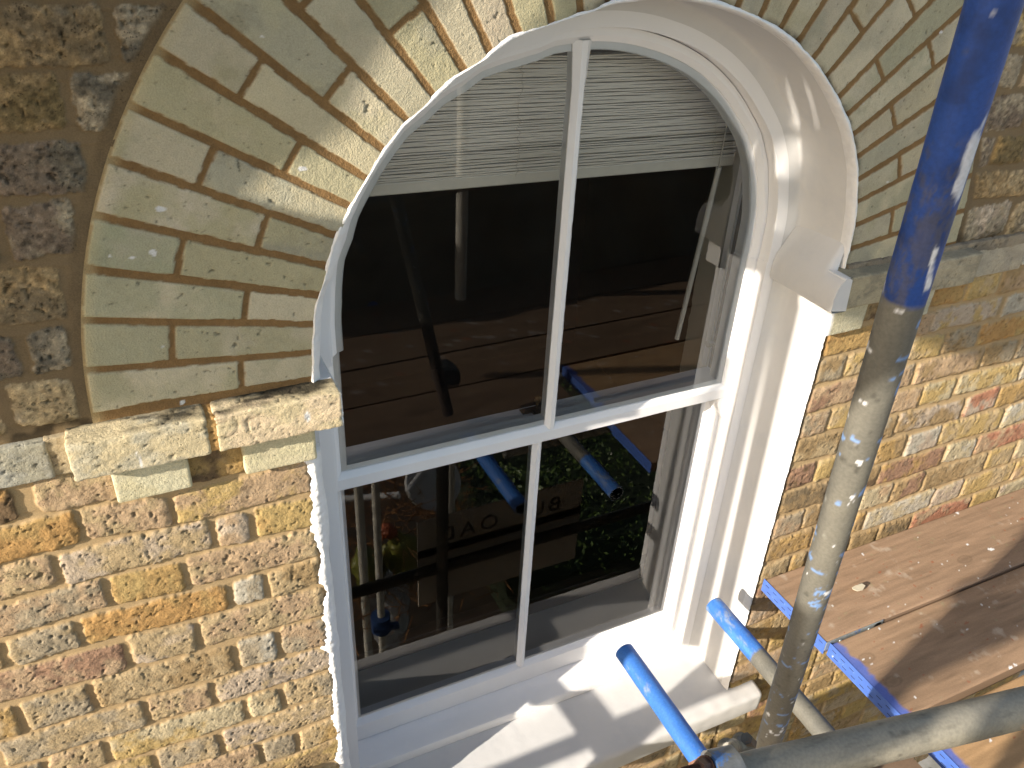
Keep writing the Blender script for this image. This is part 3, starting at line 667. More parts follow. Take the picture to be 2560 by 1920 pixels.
# lining
sweep('frame_lining', [(.0155, .1492), (.034, .1490), (.064, .1490), (.0668, .1500), (.0675, .1530), (.0675, .232)], M_white, win, sharp=30, lo=0)
def iz(z, side):   # index on the jamb nearest to z
    best = None
    for i, (a, k) in enumerate(KC):
        if k == side and (best is None or abs(a-z) < abs(KC[best][0]-z)): best = i
    return best
ja0 = iz(-1.262, 0); ja1 = iz(-1.262, 2)+1
# parting bead on the pulley stile
jb = iz(-.38, 0); jc = iz(-.38, 2)
for lo, hi in ((ja0, jb), (jc, ja1)):
    sweep('parting_bead', [(.0672, .196), (.0765, .196), (.0775, .198), (.0775, .206), (.0765, .2075), (.0672, .2075)], M_white, win, lo=lo, hi=hi, sharp=30)
# wood sill
mb = MB()
V = []; prof = [(.30, -1.255), (.225, -1.2585), (.19, -1.262), (.158, -1.266), (.150, -1.269), (.1475, -1.274), (.1475, -1.296), (.150, -1.303)]
xa = np.linspace(XL+.012, XR-.009, 40)
V = np.array([[(x, y, z) for y, z in prof] for x in xa]); V[..., 2] += .0006*fbm(V[..., 0], V[..., 1], 0, s=.08, o=2, seed=3)
mesh('timber_sill', V.reshape(-1, 3), grid_faces(len(xa), len(prof)), M_white, win, sharp=30)
# ---- upper sash
us = empty('upper_sash'); us.parent = win; us.matrix_parent_inverse = win.matrix_basis.inverted()
def topfac(i):
    a, k = KC[i]
    return math.sin(math.radians(a))**2 if k == 1 else 0
iu0 = iz(-.360, 0); iu1 = iz(-.360, 2)+1
def prof_us(i):
    f = topfac(i)*.010
    return [(.069, .226), (.069, .1805), (.0695, .1795), (.0745+f*.6, .1795), (.0770+f*.8, .1805), (.0865+f, .1905), (.0868+f, .1945), (.100+f, .1965), (.102+f, .2000), (.102+f, .224), (.0690, .226)]
sweep('sash_frame', prof_us, M_white, us, lo=iu0, hi=iu1, sharp=25)
def rail(name, x0, x1, prof, parent, mat=M_white, n=60, wob=.0005, seed=1):
    xa = np.linspace(x0, x1, n); P = np.array([[(x, y, z) for y, z in prof] for x in xa])
    P[..., 2] += wob*fbm(P[..., 0], P[..., 1], 0, s=.05, o=3, seed=seed); P[..., 1] += wob*.6*fbm(P[..., 0], P[..., 2], 0, s=.05, o=3, seed=seed+1)
    k = len(prof); q = grid_faces(n, k); i = np.arange(n-1)
    q = np.vstack([q, np.stack([i*k+k-1, (i+1)*k+k-1, (i+1)*k, i*k], -1)])
    return mesh(name, P.reshape(-1, 3), q, mat, parent, sharp=25)
rail('meeting_rail', XL+.069, XR-.069, [(.1795, -.373), (.1795, -.3475), (.1815, -.3445), (.1905, -.337), (.1950, -.3365), (.1965, -.326), (.222, -.326), (.222, -.375), (.1815, -.375)], us)
def vbar(name, xc, w, z0, z1, y0, y1, yg, parent, wtop=0.0):
    # putty glazed bar: narrow nose, bevels to the glass
    n = 90; za = np.linspace(z0, z1, n); P = []
    for z in za:
        u = (z-z0)/(z1-z0); hw = w/2*(1+wtop*max(0, u-.9)*10)
        P.append([(xc-hw, yg+.004, z), (xc-hw, yg, z), (xc-hw*.36, y0+.0004, z), (xc, y0, z), (xc+hw*.36, y0+.0004, z), (xc+hw, yg, z), (xc+hw, yg+.004, z), (xc+hw*.8, y1, z), (xc-hw*.8, y1, z)])
    P = np.array(P); P[:, 1:6, 0] += .0007*fbm(P[:, 1:6, 2], P[:, 1:6, 0]*8, 0, s=.012, o=3, seed=9)
    k = 9; q = grid_faces(n, k); i = np.arange(n-1)
    q = np.vstack([q, np.stack([i*k+k-1, (i+1)*k+k-1, (i+1)*k, i*k], -1)])
    return mesh(name, P.reshape(-1, 3), q, M_white, parent, sharp=22)
vbar('glazing_bar', X0-.001, .0255, -.343, .478, .1790, .217, .1905, us, wtop=.5)
def glass_pane(x0, x1, z0, zf, y, parent, n=60):
    xa = np.linspace(x0, x1, n); V = []
    for x in xa: V += [(x, y, z0), (x, y, zf(x))]
    q = np.array([(2*i, 2*i+2, 2*i+3, 2*i+1) for i in range(n-1)])
    return mesh('glass_pane', V, q, M_glass, parent, smooth=False)
def zarch(x):
    r = .5705-.088
    return math.sqrt(max(1e-4, r*r-(x+.004)**2)) if abs(x+.004) < r else .0
XGL, XGR = XL+.0855, XR-.0855
glass_pane(XGL, X0-.008, -.340, lambda x: max(.0, zarch(x)) if x > -.48 else .0, .1935, us)
glass_pane(X0+.008, XGR, -.340, lambda x: max(.0, zarch(x)) if x < .465 else .0, .1935, us)
mb = MB()
for sx in (1,):
    xw = XR-.069 if sx > 0 else XL+.069
    pts = [(0, -.375), (.0, -.432), (.004, -.436), (.010, -.430), (.017, -.414), (.0255, -.398), (.028, -.388), (.026, -.375)]
    V = [(xw-sx*p, y, z) for y in (.1797, .221) for p, z in pts]; k = len(pts)
    mb2 = MB(); mb2.add(V, [tuple(range(k)), tuple(range(k, 2*k))[::-1]]+[(i, (i+1) % k, k+(i+1) % k, k+i) for i in range(k)])
    mb2.build('sash_horn', M_white, us, sharp=30)
# ---- lower sash
ls = empty('lower_sash'); ls.parent = win; ls.matrix_parent_inverse = win.matrix_basis.inverted()
LX0, LX1 = XL+.0690, XR-.0690
def stile(name, xo, xi, sgn, z0, z1, parent):
    prof = [(xo, .2265), (xo, .268), (xi-sgn*.004, .268), (xi+sgn*.010, .262), (xi+sgn*.010, .243), (xi, .2405), (xi-sgn*.001, .2385), (xi-sgn*.0085, .2275), (xi-sgn*.0105, .2265)]
    za = np.linspace(z0, z1, 60); P = np.array([[(x, y, z) for x, y in prof] for z in za])
    P[..., 0] += .0004*fbm(P[..., 2], P[..., 0], 0, s=.04, o=3, seed=3)
    k = len(prof); q = grid_faces(60, k); i = np.arange(59)
    q = np.vstack([q, np.stack([i*k+k-1, (i+1)*k+k-1, (i+1)*k, i*k], -1)])
    mesh(name, P.reshape(-1, 3), q, M_white, parent, sharp=25)
stile('sash_stile', LX0, -.4855, 1, -1.252, -.352, ls)
stile('sash_stile', LX1, .4755, -1, -1.252, -.352, ls)
rail('bottom_rail', LX0, LX1, [(.2262, -1.257), (.2262, -1.199), (.2275, -1.197), (.2385, -1.188), (.2405, -1.187), (.243, -1.180), (.262, -1.180), (.268, -1.19), (.268, -1.257)], ls, seed=5)
rail('top_rail', LX0, LX1, [(.2275, -.392), (.2272, -.3400), (.2290, -.3378), (.2300, -.3392), (.2310, -.3378), (.2725, -.3375), (.274, -.339), (.274, -.382), (.262, -.392)], ls, seed=8)
vbar('glazing_bar', X0-.003, .0250, -1.192, -.375, .2265, .262, .2385, ls)
glass_pane(-.4865, X0-.010, -1.190, lambda x: -.385, .2412, ls, 4)
glass_pane(X0+.004, .4765, -1.190, lambda x: -.385, .2412, ls, 4)
# sash fastener on the meeting rail
mb = MB(); mb.box(-.052, .022, .2455, .2655, -.3380, -.3345, .0008)
fs = mb.build('sash_fastener', M_blackmetal, ls)
mb = MB(); mb.box(-.030, .020, .2235, .246, -.3380, -.3290, .001); mb.cyl((-.004, .252, -.335), (-.004, .252, -.327), .010, 16); mb.build('catch_arm', M_blackmetal, fs)
mb = MB(); mb.cyl((-.010, .258, -.334), (-.010, .258, -.318), .0035, 12); mb.cyl((-.010, .258, -.318), (-.010, .258, -.308), .007, 16, r2=.008); mb.cyl((-.010, .258, -.308), (-.010, .258, -.304), .008, 16, r2=.004); mb.build('knob', M_brass, fs)
# staff bead / inner stop seen through the glass
mb = MB(); mb.box(XR-.078, XR-.066, .272, .290, -1.25, .46, .002); mb.box(XL+.066, XL+.078, .272, .290, -1.25, .46, .002)
mb.build('staff_bead', M_white, win)
mb = MB(); mb.cyl((XR-.078, .262, -.262), (XR-.094, .262, -.262), .0085, 16); mb.build('rubber_stop', M_cord, win)

# ================================================================== ROOM BEHIND
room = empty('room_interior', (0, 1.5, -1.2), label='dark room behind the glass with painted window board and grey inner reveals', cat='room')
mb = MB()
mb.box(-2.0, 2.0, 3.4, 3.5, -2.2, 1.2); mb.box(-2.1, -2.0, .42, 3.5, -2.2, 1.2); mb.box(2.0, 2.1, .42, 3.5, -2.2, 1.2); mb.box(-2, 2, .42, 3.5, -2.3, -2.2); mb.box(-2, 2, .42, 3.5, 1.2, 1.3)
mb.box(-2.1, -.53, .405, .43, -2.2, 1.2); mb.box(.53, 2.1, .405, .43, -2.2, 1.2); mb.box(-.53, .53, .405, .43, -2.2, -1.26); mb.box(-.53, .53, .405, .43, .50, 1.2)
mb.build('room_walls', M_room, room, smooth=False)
def edge_rag(x):
    za = np.linspace(-1.22, .49, 260); s = 1 if x > 0 else -1
    n = fbm(za, 0*za, 0, s=.02, o=4, seed=150+s)
    V = [];
    for z, k in zip(za, n): V += [(x-s*.012, .270, z), (x+s*.010, .385, z), (x+s*.012, .398+.004*k, z), (x+s*.03, .402, z)]
    return V
for x in (-.512, .492):
    mesh('inner_reveal', edge_rag(x), grid_faces(260, 4), M_inpaint, room, sharp=50)
mb = MB(); mb.box(-.53, .53, .268, .405, .485, .50, .002); mb.build('inner_soffit', M_inpaint, room)
mb = MB(); mb.box(-.53, .53, .268, .417, -1.255, -1.222, .004); mb.build('window_board', M_inpaint, room)
mb = MB(); mb.box(-.60, .60, .424, .462, -1.26, -1.170, .003); mb.build('back_rail', M_darkwood, room)
# ---- venetian blind
bl = empty('venetian_blind', (0, .33, .42), label='half raised pale venetian blind hanging behind the upper panes', cat='blind')
mb = MB(); mb.box(-.485, .475, .300, .335, .440, .466, .002); mb.build('head_rail', M_blindrail, bl)
zt = .436; zbL = .205
V = []; Fq = []; z = zt; k = 0
zs_ = []
rnd = random.Random(4)
while z > .213:
    zs_.append(z); z -= rnd.choice([.0042, .0046, .0052, .0060, .0070, .0050])
ncol = 24
for si, z in enumerate(zs_):
    ph_ = (zs_[si-1]-z) if si else .004; gap = rnd.choice((0, 0, 0, -.0006, -.0012, .0002)); base = len(V); th = rnd.uniform(.0018, .0028); yo = rnd.uniform(-.0012, .0012); sag = rnd.uniform(-.0010, .0010); tl = rnd.uniform(-.0014, .0014)
    for c in range(ncol+1):
        u = c/ncol; x = -.482+.954*u
        zz = z-.0205*u+tl*(u-.5)+sag*math.sin(u*PI*3+si)+.0005*math.sin(u*40+si*2.1)
        for (yy, dz) in ((.3032+yo, .0004), (.3030+yo, ph_-.0007+gap), (.312, ph_-.0006+gap), (.330, ph_-.0012), (.330, -.0002), (.312, .0002)):
            V.append((x, yy, zz+dz))
    for c in range(ncol):
        for j in range(6):
            a = base+c*6+j; b2 = base+c*6+(j+1) % 6
            Fq.append((a, b2, b2+6, a+6))
mesh('slats', V, Fq, M_blind, bl, sharp=30)
mb = MB(); X_ = Matrix.Rotation(.0213, 4, 'Y'); X_.translation = Vector((0, 0, .1985)); mb.box(-.482, .472, .301, .334, -.012, .011, .002, X=X_); mb.build('bottom_rail', M_blindrail, bl)
mb = MB(); mb.cyl((.428, .296, .178), (.390, .294, -.250), .0062, 14); mb.cyl((.428, .296, .178), (.434, .300, .45), .0015, 8); mb.build('wand', M_wand, bl)
for xc in (-.072, .405, -.42):
    mb = MB(); z = .43; pts = []
    while z > .20:
        pts.append((xc+rnd.uniform(-.005, .005), .3005+rnd.uniform(-.001, .001), z)); z -= .0055
    mb.path(pts, .0005, 5); mb.build('ladder_cord', M_cord, bl)

# ================================================================== SCAFFOLD TUBES
BLUE = np.array((.013, .052, .235), np.float32); BLUEL = np.array((.045, .19, .62), np.float32)
GALV = np.array((.150, .143, .120), np.float32); GALVD = np.array((.082, .082, .075), np.float32); PAINTW = np.array((.66, .67, .70), np.float32)
def tube(name, a, b, r, colf, label, group='scaffold tubes', n=64, wall_t=.0035, step=.005, cat='scaffold tube', bumps=.0004):
    a = np.array(a, float); b = np.array(b, float); L = np.linalg.norm(b-a); d = (b-a)/L
    u = np.cross(d, (0, 0, 1.) if abs(d[2]) < .9 else (1., 0, 0)); u /= np.linalg.norm(u); v = np.cross(d, u)
    nl = max(4, int(L/step)); t = np.linspace(0, L, nl); ph = np.linspace(0, 2*PI, n, endpoint=False)
    T, P = np.meshgrid(t, ph, indexing='ij')
    cx = np.cos(P); cy = np.sin(P)
    rr = r+bumps*fbm(T*1, cx*r, cy*r, s=.03, o=3, seed=len(name)+hash(label) % 13)
    pts = a+d*T[..., None]+(u*cx[..., None]+v*cy[..., None])*rr[..., None]
    col = colf(T, pts, L)
    # end rings and bore
    ends = []
    V = [pts.reshape(-1, 3)]; Cl = [col.reshape(-1, 3)]; F_ = []
    i = np.arange(nl-1)[:, None]; j = np.arange(n)[None, :]
    F_.append(np.stack([i*n+j, i*n+(j+1) % n, (i+1)*n+(j+1) % n, (i+1)*n+j], -1).reshape(-1, 4))
    off = nl*n
    for k, (base, ti, s) in enumerate(((0, 0, 1), ((nl-1)*n, L, -1))):
        ring0 = a+d*(ti-s*.0006)+(u*np.cos(ph)[:, None]+v*np.sin(ph)[:, None])*(r-.0008)
        ring1 = a+d*(ti-s*.0006)+(u*np.cos(ph)[:, None]+v*np.sin(ph)[:, None])*(r-wall_t)
        ring2 = a+d*(ti+s*.12)+(u*np.cos(ph)[:, None]+v*np.sin(ph)[:, None])*(r-wall_t)
        V += [ring0, ring1, ring2]; dk = np.tile(np.array((.12, .10, .08)), (n, 1)); rim = np.tile(np.array((.35, .36, .35)), (n, 1))
        Cl += [rim, rim, dk]; jj = np.arange(n); o0, o1, o2 = off, off+n, off+2*n; off += 3*n
        for A_, B_ in ((base, o0), (o0, o1), (o1, o2)):
            q = np.stack([A_+jj, B_+jj, B_+(jj+1) % n, A_+(jj+1) % n], -1)
            F_.append(q if s > 0 else q[:, ::-1])
    root = mesh(name, np.vstack(V), np.vstack(F_), M_tube, None, np.vstack(Cl), sharp=50)
    return tag(root, label, cat, group)
def galv_col(T, P, seed, dark=0.):
    x, y, z = P[..., 0], P[..., 1], P[..., 2]
    f = fbm(x, y, z*.35, s=.05, o=4, seed=seed); g = fbm(x*1.0, y, z*1.0, s=.012, o=3, seed=seed+1)
    m = sst(-.4, .5, f+dark)[..., None]; c = GALV*(1-m*.55)+GALVD*m*.55
    st = sst(.55, .8, g)[..., None]
    c = c*(1-.4*st); pl = sst(.72, .9, fbm(x, y, z, s=.02, o=3, seed=seed+2))[..., None]
    return c*(1-pl*.5)+np.array((.38, .38, .34))*pl*.5
# the leaning standard, blue above, bare below
sA = np.array((-.1001-.1826*2.2, -.6546-.117*2.2, 2.2)); sB = np.array((-.1001+.1826*.80, -.6546+.117*.80, -.80))
Rvn = np.array(Rv); Fvn = np.array(Fv); Uvn = np.array(Uv)
def col_std(T, P, L):
    x, y, z = P[..., 0], P[..., 1], P[..., 2]
    g = galv_col(T, P, 210)
    f = fbm(x, y, z, s=.03, o=4, seed=212); f2 = fbm(x, y, z*.3, s=.02, o=3, seed=213)
    bl_ = BLUE*(1-.35*sst(.1, .6, f)[..., None])
    wear = sst(.28, .70, fbm(x, y, z*.5, s=.012, o=5, seed=215, g=.8)+.45*fbm(x, y, z*.4, s=.05, o=2, seed=211)+.10*sst(.75, .5, z))[..., None]
    bl_ = bl_*(1-.5*wear)+np.array((.09, .08, .055))*.5*wear
    # side of the tube the camera sees: paint splashes
    ax = (x-(-.1001-.1826*z)); side = ax*Rvn[0]+(y-(-.6546-.117*z))*Rvn[1]
    zc = np.array(z)
    s1 = sst(.30, .55, fbm(x*1.0, y, z*.55, s=.022, o=4, seed=216)+1.25*sst(.045, .012, np.abs(zc-.465))*sst(.0075, .002, np.abs(side-.0062+.08*(zc-.465)))-.42)
    s2 = sst(.30, .60, fbm(x, y, z*.4, s=.016, o=4, seed=217)+.95*sst(.065, .02, np.abs(zc-.565))*sst(.010, .003, np.abs(side-.0082-.03*(zc-.565)))-.62)
    wp = np.maximum(s1, s2*.75)[..., None]
    m = sst(-.0015, .0015, z-.420+.004*fbm(x, y, 0*z, s=.02, o=2, seed=214))[..., None]
    c = g*(1-m)+bl_*m; c = c*(1-wp*m)+PAINTW*wp*m
    scr = sst(.42, .52, fbm(x, y, z*2.2, s=.02, o=4, seed=218)+.35*sst(.006, .016, side)+.18*sst(.2, .02, np.abs(zc+.05))-.12)[..., None]*(1-m)
    c = c*(1-scr*.75)+np.array((.16, .30, .60))*scr*.75
    wsp = sst(.62, .72, fbm(x, y, z, s=.013, o=3, seed=219))[..., None]*(1-m); c = c*(1-wsp)+PAINTW*wsp
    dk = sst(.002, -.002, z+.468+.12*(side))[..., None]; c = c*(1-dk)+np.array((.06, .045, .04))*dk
    return c
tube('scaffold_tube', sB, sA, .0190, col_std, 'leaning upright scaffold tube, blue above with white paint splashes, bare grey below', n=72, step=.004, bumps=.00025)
def col_led(T, P, L):
    c = galv_col(T, P, 230, -.25)*np.array((1.55, 1.5, 1.42)); x, y, z = P[..., 0], P[..., 1], P[..., 2]
    st = sst(.35, .6, fbm(x*.15, y, z, s=.006, o=3, seed=231))[..., None]; c = c*(1-.22*st)
    r = sst(.62, .75, fbm(x, y, z, s=.03, o=3, seed=232))[..., None]; return c*(1-.5*r)+np.array((.42, .24, .12))*.5*r
def LedP(x): t = (x+.249)/(.119+.249); return np.array((x, -.770-.067*t, -.149+.004*t))
tube('scaffold_tube', LedP(-.3085), LedP(1.6), .02415, col_led, 'large bare grey scaffold tube crossing the lower right corner close to the camera', n=72, step=.005)
def col_blue(seed, light=.4, bare=None):
    def f(T, P, L):
        x, y, z = P[..., 0], P[..., 1], P[..., 2]
        n1 = fbm(x*2, y*.5, z*2, s=.03, o=4, seed=seed); n2 = fbm(x, y*.6, z, s=.022, o=5, seed=seed+1, g=.75)
        m = sst(-.3, .5, n1)[..., None]; c = np.array((.035, .14, .46), np.float32)*(1-m*light)+np.array((.075, .235, .60), np.float32)*m*light
        w1 = sst(.36-.26*light, .66-.24*light, n2)[..., None]; c = c*(1-w1*.6)+np.array((.27, .29, .28))*w1*.6
        if bare is not None:
            k = sst(.003, -.003, y-bare+.010*n2)[..., None]; c = c*(1-k)+galv_col(T, P, seed+4)*k
        return c
    return f
tube('scaffold_tube', (.1155, -.046, -.893), (.097, -1.55, -.890), .0240, col_blue(240, .15), 'deep blue scaffold tube end pointing at the middle of the white sill', n=64)
tube('scaffold_tube', (.4185, -.004, -.898), (.399, -1.55, -.896), .0240, col_blue(250, .75, bare=-.185), 'chipped blue tube end beside the right window jamb, bare grey further back', n=64)
# ---- couplers at the ledger end
cp = empty('scaffold_coupler', tuple(LedP(-.33)), label='steel coupler with rusty bolt and nut clasping the left end of the big grey tube', cat='coupler')
def ring(mb, c, ax, r0, r1, w, a0, a1, n=24):
    c = Vector(c); ax = Vector(ax).normalized(); u = ax.orthogonal().normalized(); v = ax.cross(u); V = []; k = n+1
    for i in range(k):
        t = a0+(a1-a0)*i/n; e = u*math.cos(t)+v*math.sin(t)
        V += [c+e*r0-ax*w/2, c+e*r1-ax*w/2, c+e*r1+ax*w/2, c+e*r0+ax*w/2]
    Fc = [(0, 1, 2, 3), (4*n+3, 4*n+2, 4*n+1, 4*n)]
    for i in range(n):
        for j in range(4): Fc.append((4*i+j, 4*i+(j+1) % 4, 4*i+4+(j+1) % 4, 4*i+4+j))
    mb.add(V, Fc)
def IMG(px, py, depth):   # real point on the sight line, depth metres in front of the camera
    return CAMP+(Fv+Rv*((px-1280)/2106.25)+Uv*((960-py)/2106.25))*depth
c0 = IMG(1812, 1944, .955)
ldir = Vector(LedP(1)-LedP(0)).normalized()
mb = MB(); ring(mb, c0, ldir, .0245, .0320, .030, 0, 2*PI, 48); mb.build('clamp_band', M_galv, cp)
b0 = IMG(1700, 1935, .885); b1 = IMG(1800, 1905, .99)
mb = MB(); mb.cyl(b0, b0.lerp(b1, .55), .0050, 14)
for i in range(12): p = b0.lerp(b1, .03*i+.01); q = b0.lerp(b1, .03*i+.025); mb.cyl(p, q, .0060, 14, r2=.0051)
mb.build('bolt', M_rust, cp)
n0 = b0.lerp(b1, .38); n1 = b0.lerp(b1, .58)
mb = MB(); mb.cyl(n0, n1, .0105, 6); mb.cyl(n1, b0.lerp(b1, .62), .0118, 20); mb.build('nut', M_rust, cp)
cp2 = empty('scaffold_coupler', tuple(IMG(1835, 1870, 1.08)), label='dark weathered double coupler lying between the coupler bolt and the upright tube', cat='coupler')
def blob(mb, p, q, r, r2, n=18):
    p = Vector(p); q = Vector(q); d = (q-p); L = d.length; d.normalize(); st = 7
    for i in range(st):
        a = p+d*L*i/st; b = p+d*L*(i+1)/st; f = lambda t: math.sqrt(max(.05, 1-(2*t-1)**4))
        mb.cyl(a, b, (r+(r2-r)*i/st)*f(i/st), n, r2=(r+(r2-r)*(i+1)/st)*f((i+1)/st), caps=(i in (0, st-1)))
mb = MB(); blob(mb, IMG(1812, 1862, 1.05), IMG(1838, 1900, 1.09), .0135, .0135); mb.build('clamp_jaw', M_darkcoup, cp2)
mb = MB(); mb.cyl(IMG(1822, 1874, 1.030), IMG(1834, 1868, 1.06), .0085, 24, r2=.0105); mb.build('pivot_boss', M_darkcoup, cp2)
mb = MB(); mb.cyl(IMG(1823, 1875, 1.026), IMG(1830, 1871, 1.04), .0048, 18); mb.build('rivet', M_rust, cp2)
mb = MB(); blob(mb, IMG(1848, 1846, 1.10), IMG(1872, 1888, 1.14), .0135, .0135); mb.build('clamp_flap', M_darkcoup, cp2)
mb = MB(); mb.cyl(IMG(1866, 1846, 1.085), IMG(1878, 1858, 1.12), .0080, 6); mb.build('hex_nut', M_blackmetal, cp2)

# ================================================================== BOARDS
BP = np.array((.285, .190, .122), np.float32); BO = np.array((.42, .25, .10), np.float32)
def board(label, x0, x1, y0, y1, ztop, tone, seed, group='scaffold boards', band_end=None, fine=True, splash=1.0, dark=1.0):
    root = empty('scaffold_board', ((x0+x1)/2, (y0+y1)/2, ztop-.038), label=label, cat='scaffold board', group=group)
    step = .004 if fine else .02
    nx = int((x1-x0)/step)+1; ny = int((y1-y0)/(.003 if fine else .02))+1
    xs = np.linspace(x0, x1, nx); ys = np.linspace(y0, y1, ny)
    X, Y = np.meshgrid(xs, ys, indexing='ij')
    gr = fbm(X*.10, Y+.012*fbm(X*.4, Y, 0, s=.15, o=2, seed=seed), 0, s=.010, o=4, seed=seed+1)
    lg = fbm(X*.3, Y, 0, s=.12, o=3, seed=seed+2)
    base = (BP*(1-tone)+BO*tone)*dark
    c = base*(1.06+.24*gr+.12*lg)[..., None]; c = c*(1-.14*sst(.35, .6, fbm(X*.05, Y+.004*lg, 0, s=.006, o=3, seed=seed+3)))[..., None]
    kn = np.zeros_like(X)
    rn = random.Random(seed)
    for _ in range(int((x1-x0)*2.2)):
        kx, ky = rn.uniform(x0, x1), rn.uniform(y0+.03, y1-.03); d = np.hypot((X-kx)*.55, Y-ky)
        kn = np.maximum(kn, sst(.012, .004, d)); c = c*(1-.25*sst(.004, .0, np.abs(d-.012)))[..., None]
    c = c*(1-.18*kn[..., None])
    spots = sst(.80, .86, fbm(X, Y, 0, s=.022, o=3, seed=seed+5)*1.15)*splash
    small = sst(.88, .93, fbm(X, Y, 0, s=.0065, o=2, seed=seed+6))*splash*.9
    haze = sst(.45, .85, fbm(X, Y, 0, s=.035, o=4, seed=seed+9))*.35*splash
    for m_, cc in ((haze, (.62, .55, .45)), (spots, (.74, .74, .74)), (small, (.74, .73, .68))):
        c = c*(1-m_[..., None])+np.array(cc)*m_[..., None]
    red = sst(.80, .86, fbm(X*.7, Y, 3., s=.012, o=2, seed=seed+7))[..., None]*.8; c = c*(1-red)+np.array((.30, .10, .05))*red
    grn = sst(.62, .85, fbm(X, Y, 3., s=.015, o=3, seed=seed+8))[..., None]*.35; c = c*(1-grn)+np.array((.28, .27, .15))*grn
    dkst = sst(.58, .8, fbm(X*.25, Y, 5., s=.03, o=4, seed=seed+11))[..., None]*.22; c = c*(1-dkst)+np.array((.20, .11, .05))*dkst
    if band_end: 
        e = sst(.030, .016, X-x0+.012*fbm(X, Y, 0, s=.02, o=4, seed=seed+12))[..., None]*.85*(band_end > 1); c = c*(1-e)+np.array((.07, .14, .50))*e
    edge = np.minimum(Y-y0, y1-Y); Zt = ztop-.003*sst(.004, 0, edge)**2-.0004*gr*fine
    c = c*(1+.10*sst(.006, .0, edge))[..., None]
    mesh('board_top', np.stack([X, Y, Zt], -1).reshape(-1, 3), grid_faces(nx, ny), M_board, root, c.reshape(-1, 3))
    V = [(x, y, z) for x in (x0, x1) for y in (y0, y1) for z in (ztop-.038, ztop-.003)]
    mb = MB(); mb.add(V, [(0, 1, 3, 2), (4, 6, 7, 5), (0, 4, 5, 1), (2, 3, 7, 6), (0, 2, 6, 4)])
    o = mb.build('board_edge', None, root, smooth=False)
    o.data.materials.append(mat_plain('board_side', tuple(base*.9), rough=.8, var=.2, vs=12, stretch=(.3, 1, 3)))
    if band_end:
        bt = .0016; zt_ = ztop+.0012; zb_ = ztop-.040
        mb = MB(); mb.box(x0-bt, x0-.0001, y0-.002, y1+.002, zb_, zt_, .0005)
        bd = mb.build('end_band', M_blueband, root)
        mb = MB()
        L = y1-y0; k = int(L/.026)
        for i in range(k):
            for r_, dz in enumerate((-.011, -.027)):
                yc = y1-.016-i*(L-.03)/(k-1)-(.010 if r_ else 0)
                if yc-.006 > y0: mb.box(x0-bt-.0004, x0-bt+.0003, yc-.0065, yc+.0065, ztop+dz-.0009, ztop+dz+.0009)
        mb.build('band_slot', M_slot, bd)
        if band_end in (1, 2):
            X_ = Matrix.Rotation(0, 4, 'Z')
            mb = MB(); mb.box(x0-bt, x0+(.185 if band_end == 1 else .02), y0-.0035, y0-.0004, zt_-.028, zt_, .0006); 
            if band_end == 1: mb.cyl((x0+.168, y0-.0035, zt_-.014), (x0+.168, y0-.0004, zt_-.014), .0135, 20)
            sb_ = mb.build('side_strap', M_steelband, root)
            mb = MB()
            if band_end == 1:
                for xx in (.045, .140):
                    mb = MB(); mb.cyl((x0+xx, y0-.0055, zt_-.013), (x0+xx, y0-.0030, zt_-.013), .0042, 12, r2=.005); mb.build('rivet', M_steelband, sb_)
    return root
ZB = -.835
board('paint splashed scaffold board nearest the wall with blue slotted end band', .552, 2.4, -.2565, -.0285, ZB, .0, 400, band_end=1)
board('middle scaffold board on the right with deep blue band wrapped over its end', .563, 2.4, -.4905, -.2625, ZB-.004, .05, 420, band_end=2)
board('orange tinted scaffold board below the big grey tube at the lower right corner', .573, 2.4, -.745, -.5165, ZB, .50, 440, band_end=3)
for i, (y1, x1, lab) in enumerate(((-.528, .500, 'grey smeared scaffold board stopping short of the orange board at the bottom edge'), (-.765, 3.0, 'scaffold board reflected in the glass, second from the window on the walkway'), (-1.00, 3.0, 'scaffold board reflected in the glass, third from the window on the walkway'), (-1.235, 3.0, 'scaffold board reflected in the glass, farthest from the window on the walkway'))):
    board(lab, -2.6, x1, y1-.225, y1, ZB-.002*(i % 2), .1 if i else .0, 460+i*17, fine=False, splash=.25, dark=.58)  # base colour darkened in place of the shade over the walkway
V = []; nx_, nz_ = 220, 60
for i in range(nx_):
    for j in range(nz_):
        x = -1.4+5.2*i/(nx_-1); z = -1.20+.92*j/(nz_-1); V.append((x, -1.60+.02*math.sin(x*5.3+z*2)+.012*math.sin(x*17+z*9), z))
tag(mesh('added_netting', V, grid_faces(nx_, nz_), mat_plain('dark_netting', (.16, .14, .11), rough=.9, var=.3, vs=6, stretch=(.3, 1, 4)), smooth=True), 'added dark netting behind the camera that darkens the reflection in the upper panes', 'netting')  # added behind the camera so the upper panes mirror something dark
# loose flake on the first board
mb = MB(); pts = [(0, 0), (.020, .006), (.034, .0), (.036, -.010), (.024, -.015), (.008, -.012), (-.004, -.006)]
V = [(.735+x, -.150+y, -.8345+.002+.010*abs(x-.016)/.02+h) for h in (0, .0025) for x, y in pts]; k = len(pts)
mb.add(V, [tuple(range(k))[::-1], tuple(range(k, 2*k))]+[(i, (i+1) % k, k+(i+1) % k, k+i) for i in range(k)])
tag(mb.build('paint_flake', mat_plain('old_paint_flake', (.52, .47, .36), rough=.7)), 'curled cream flake of old paint lying on the board nearest the wall', 'paint flake')

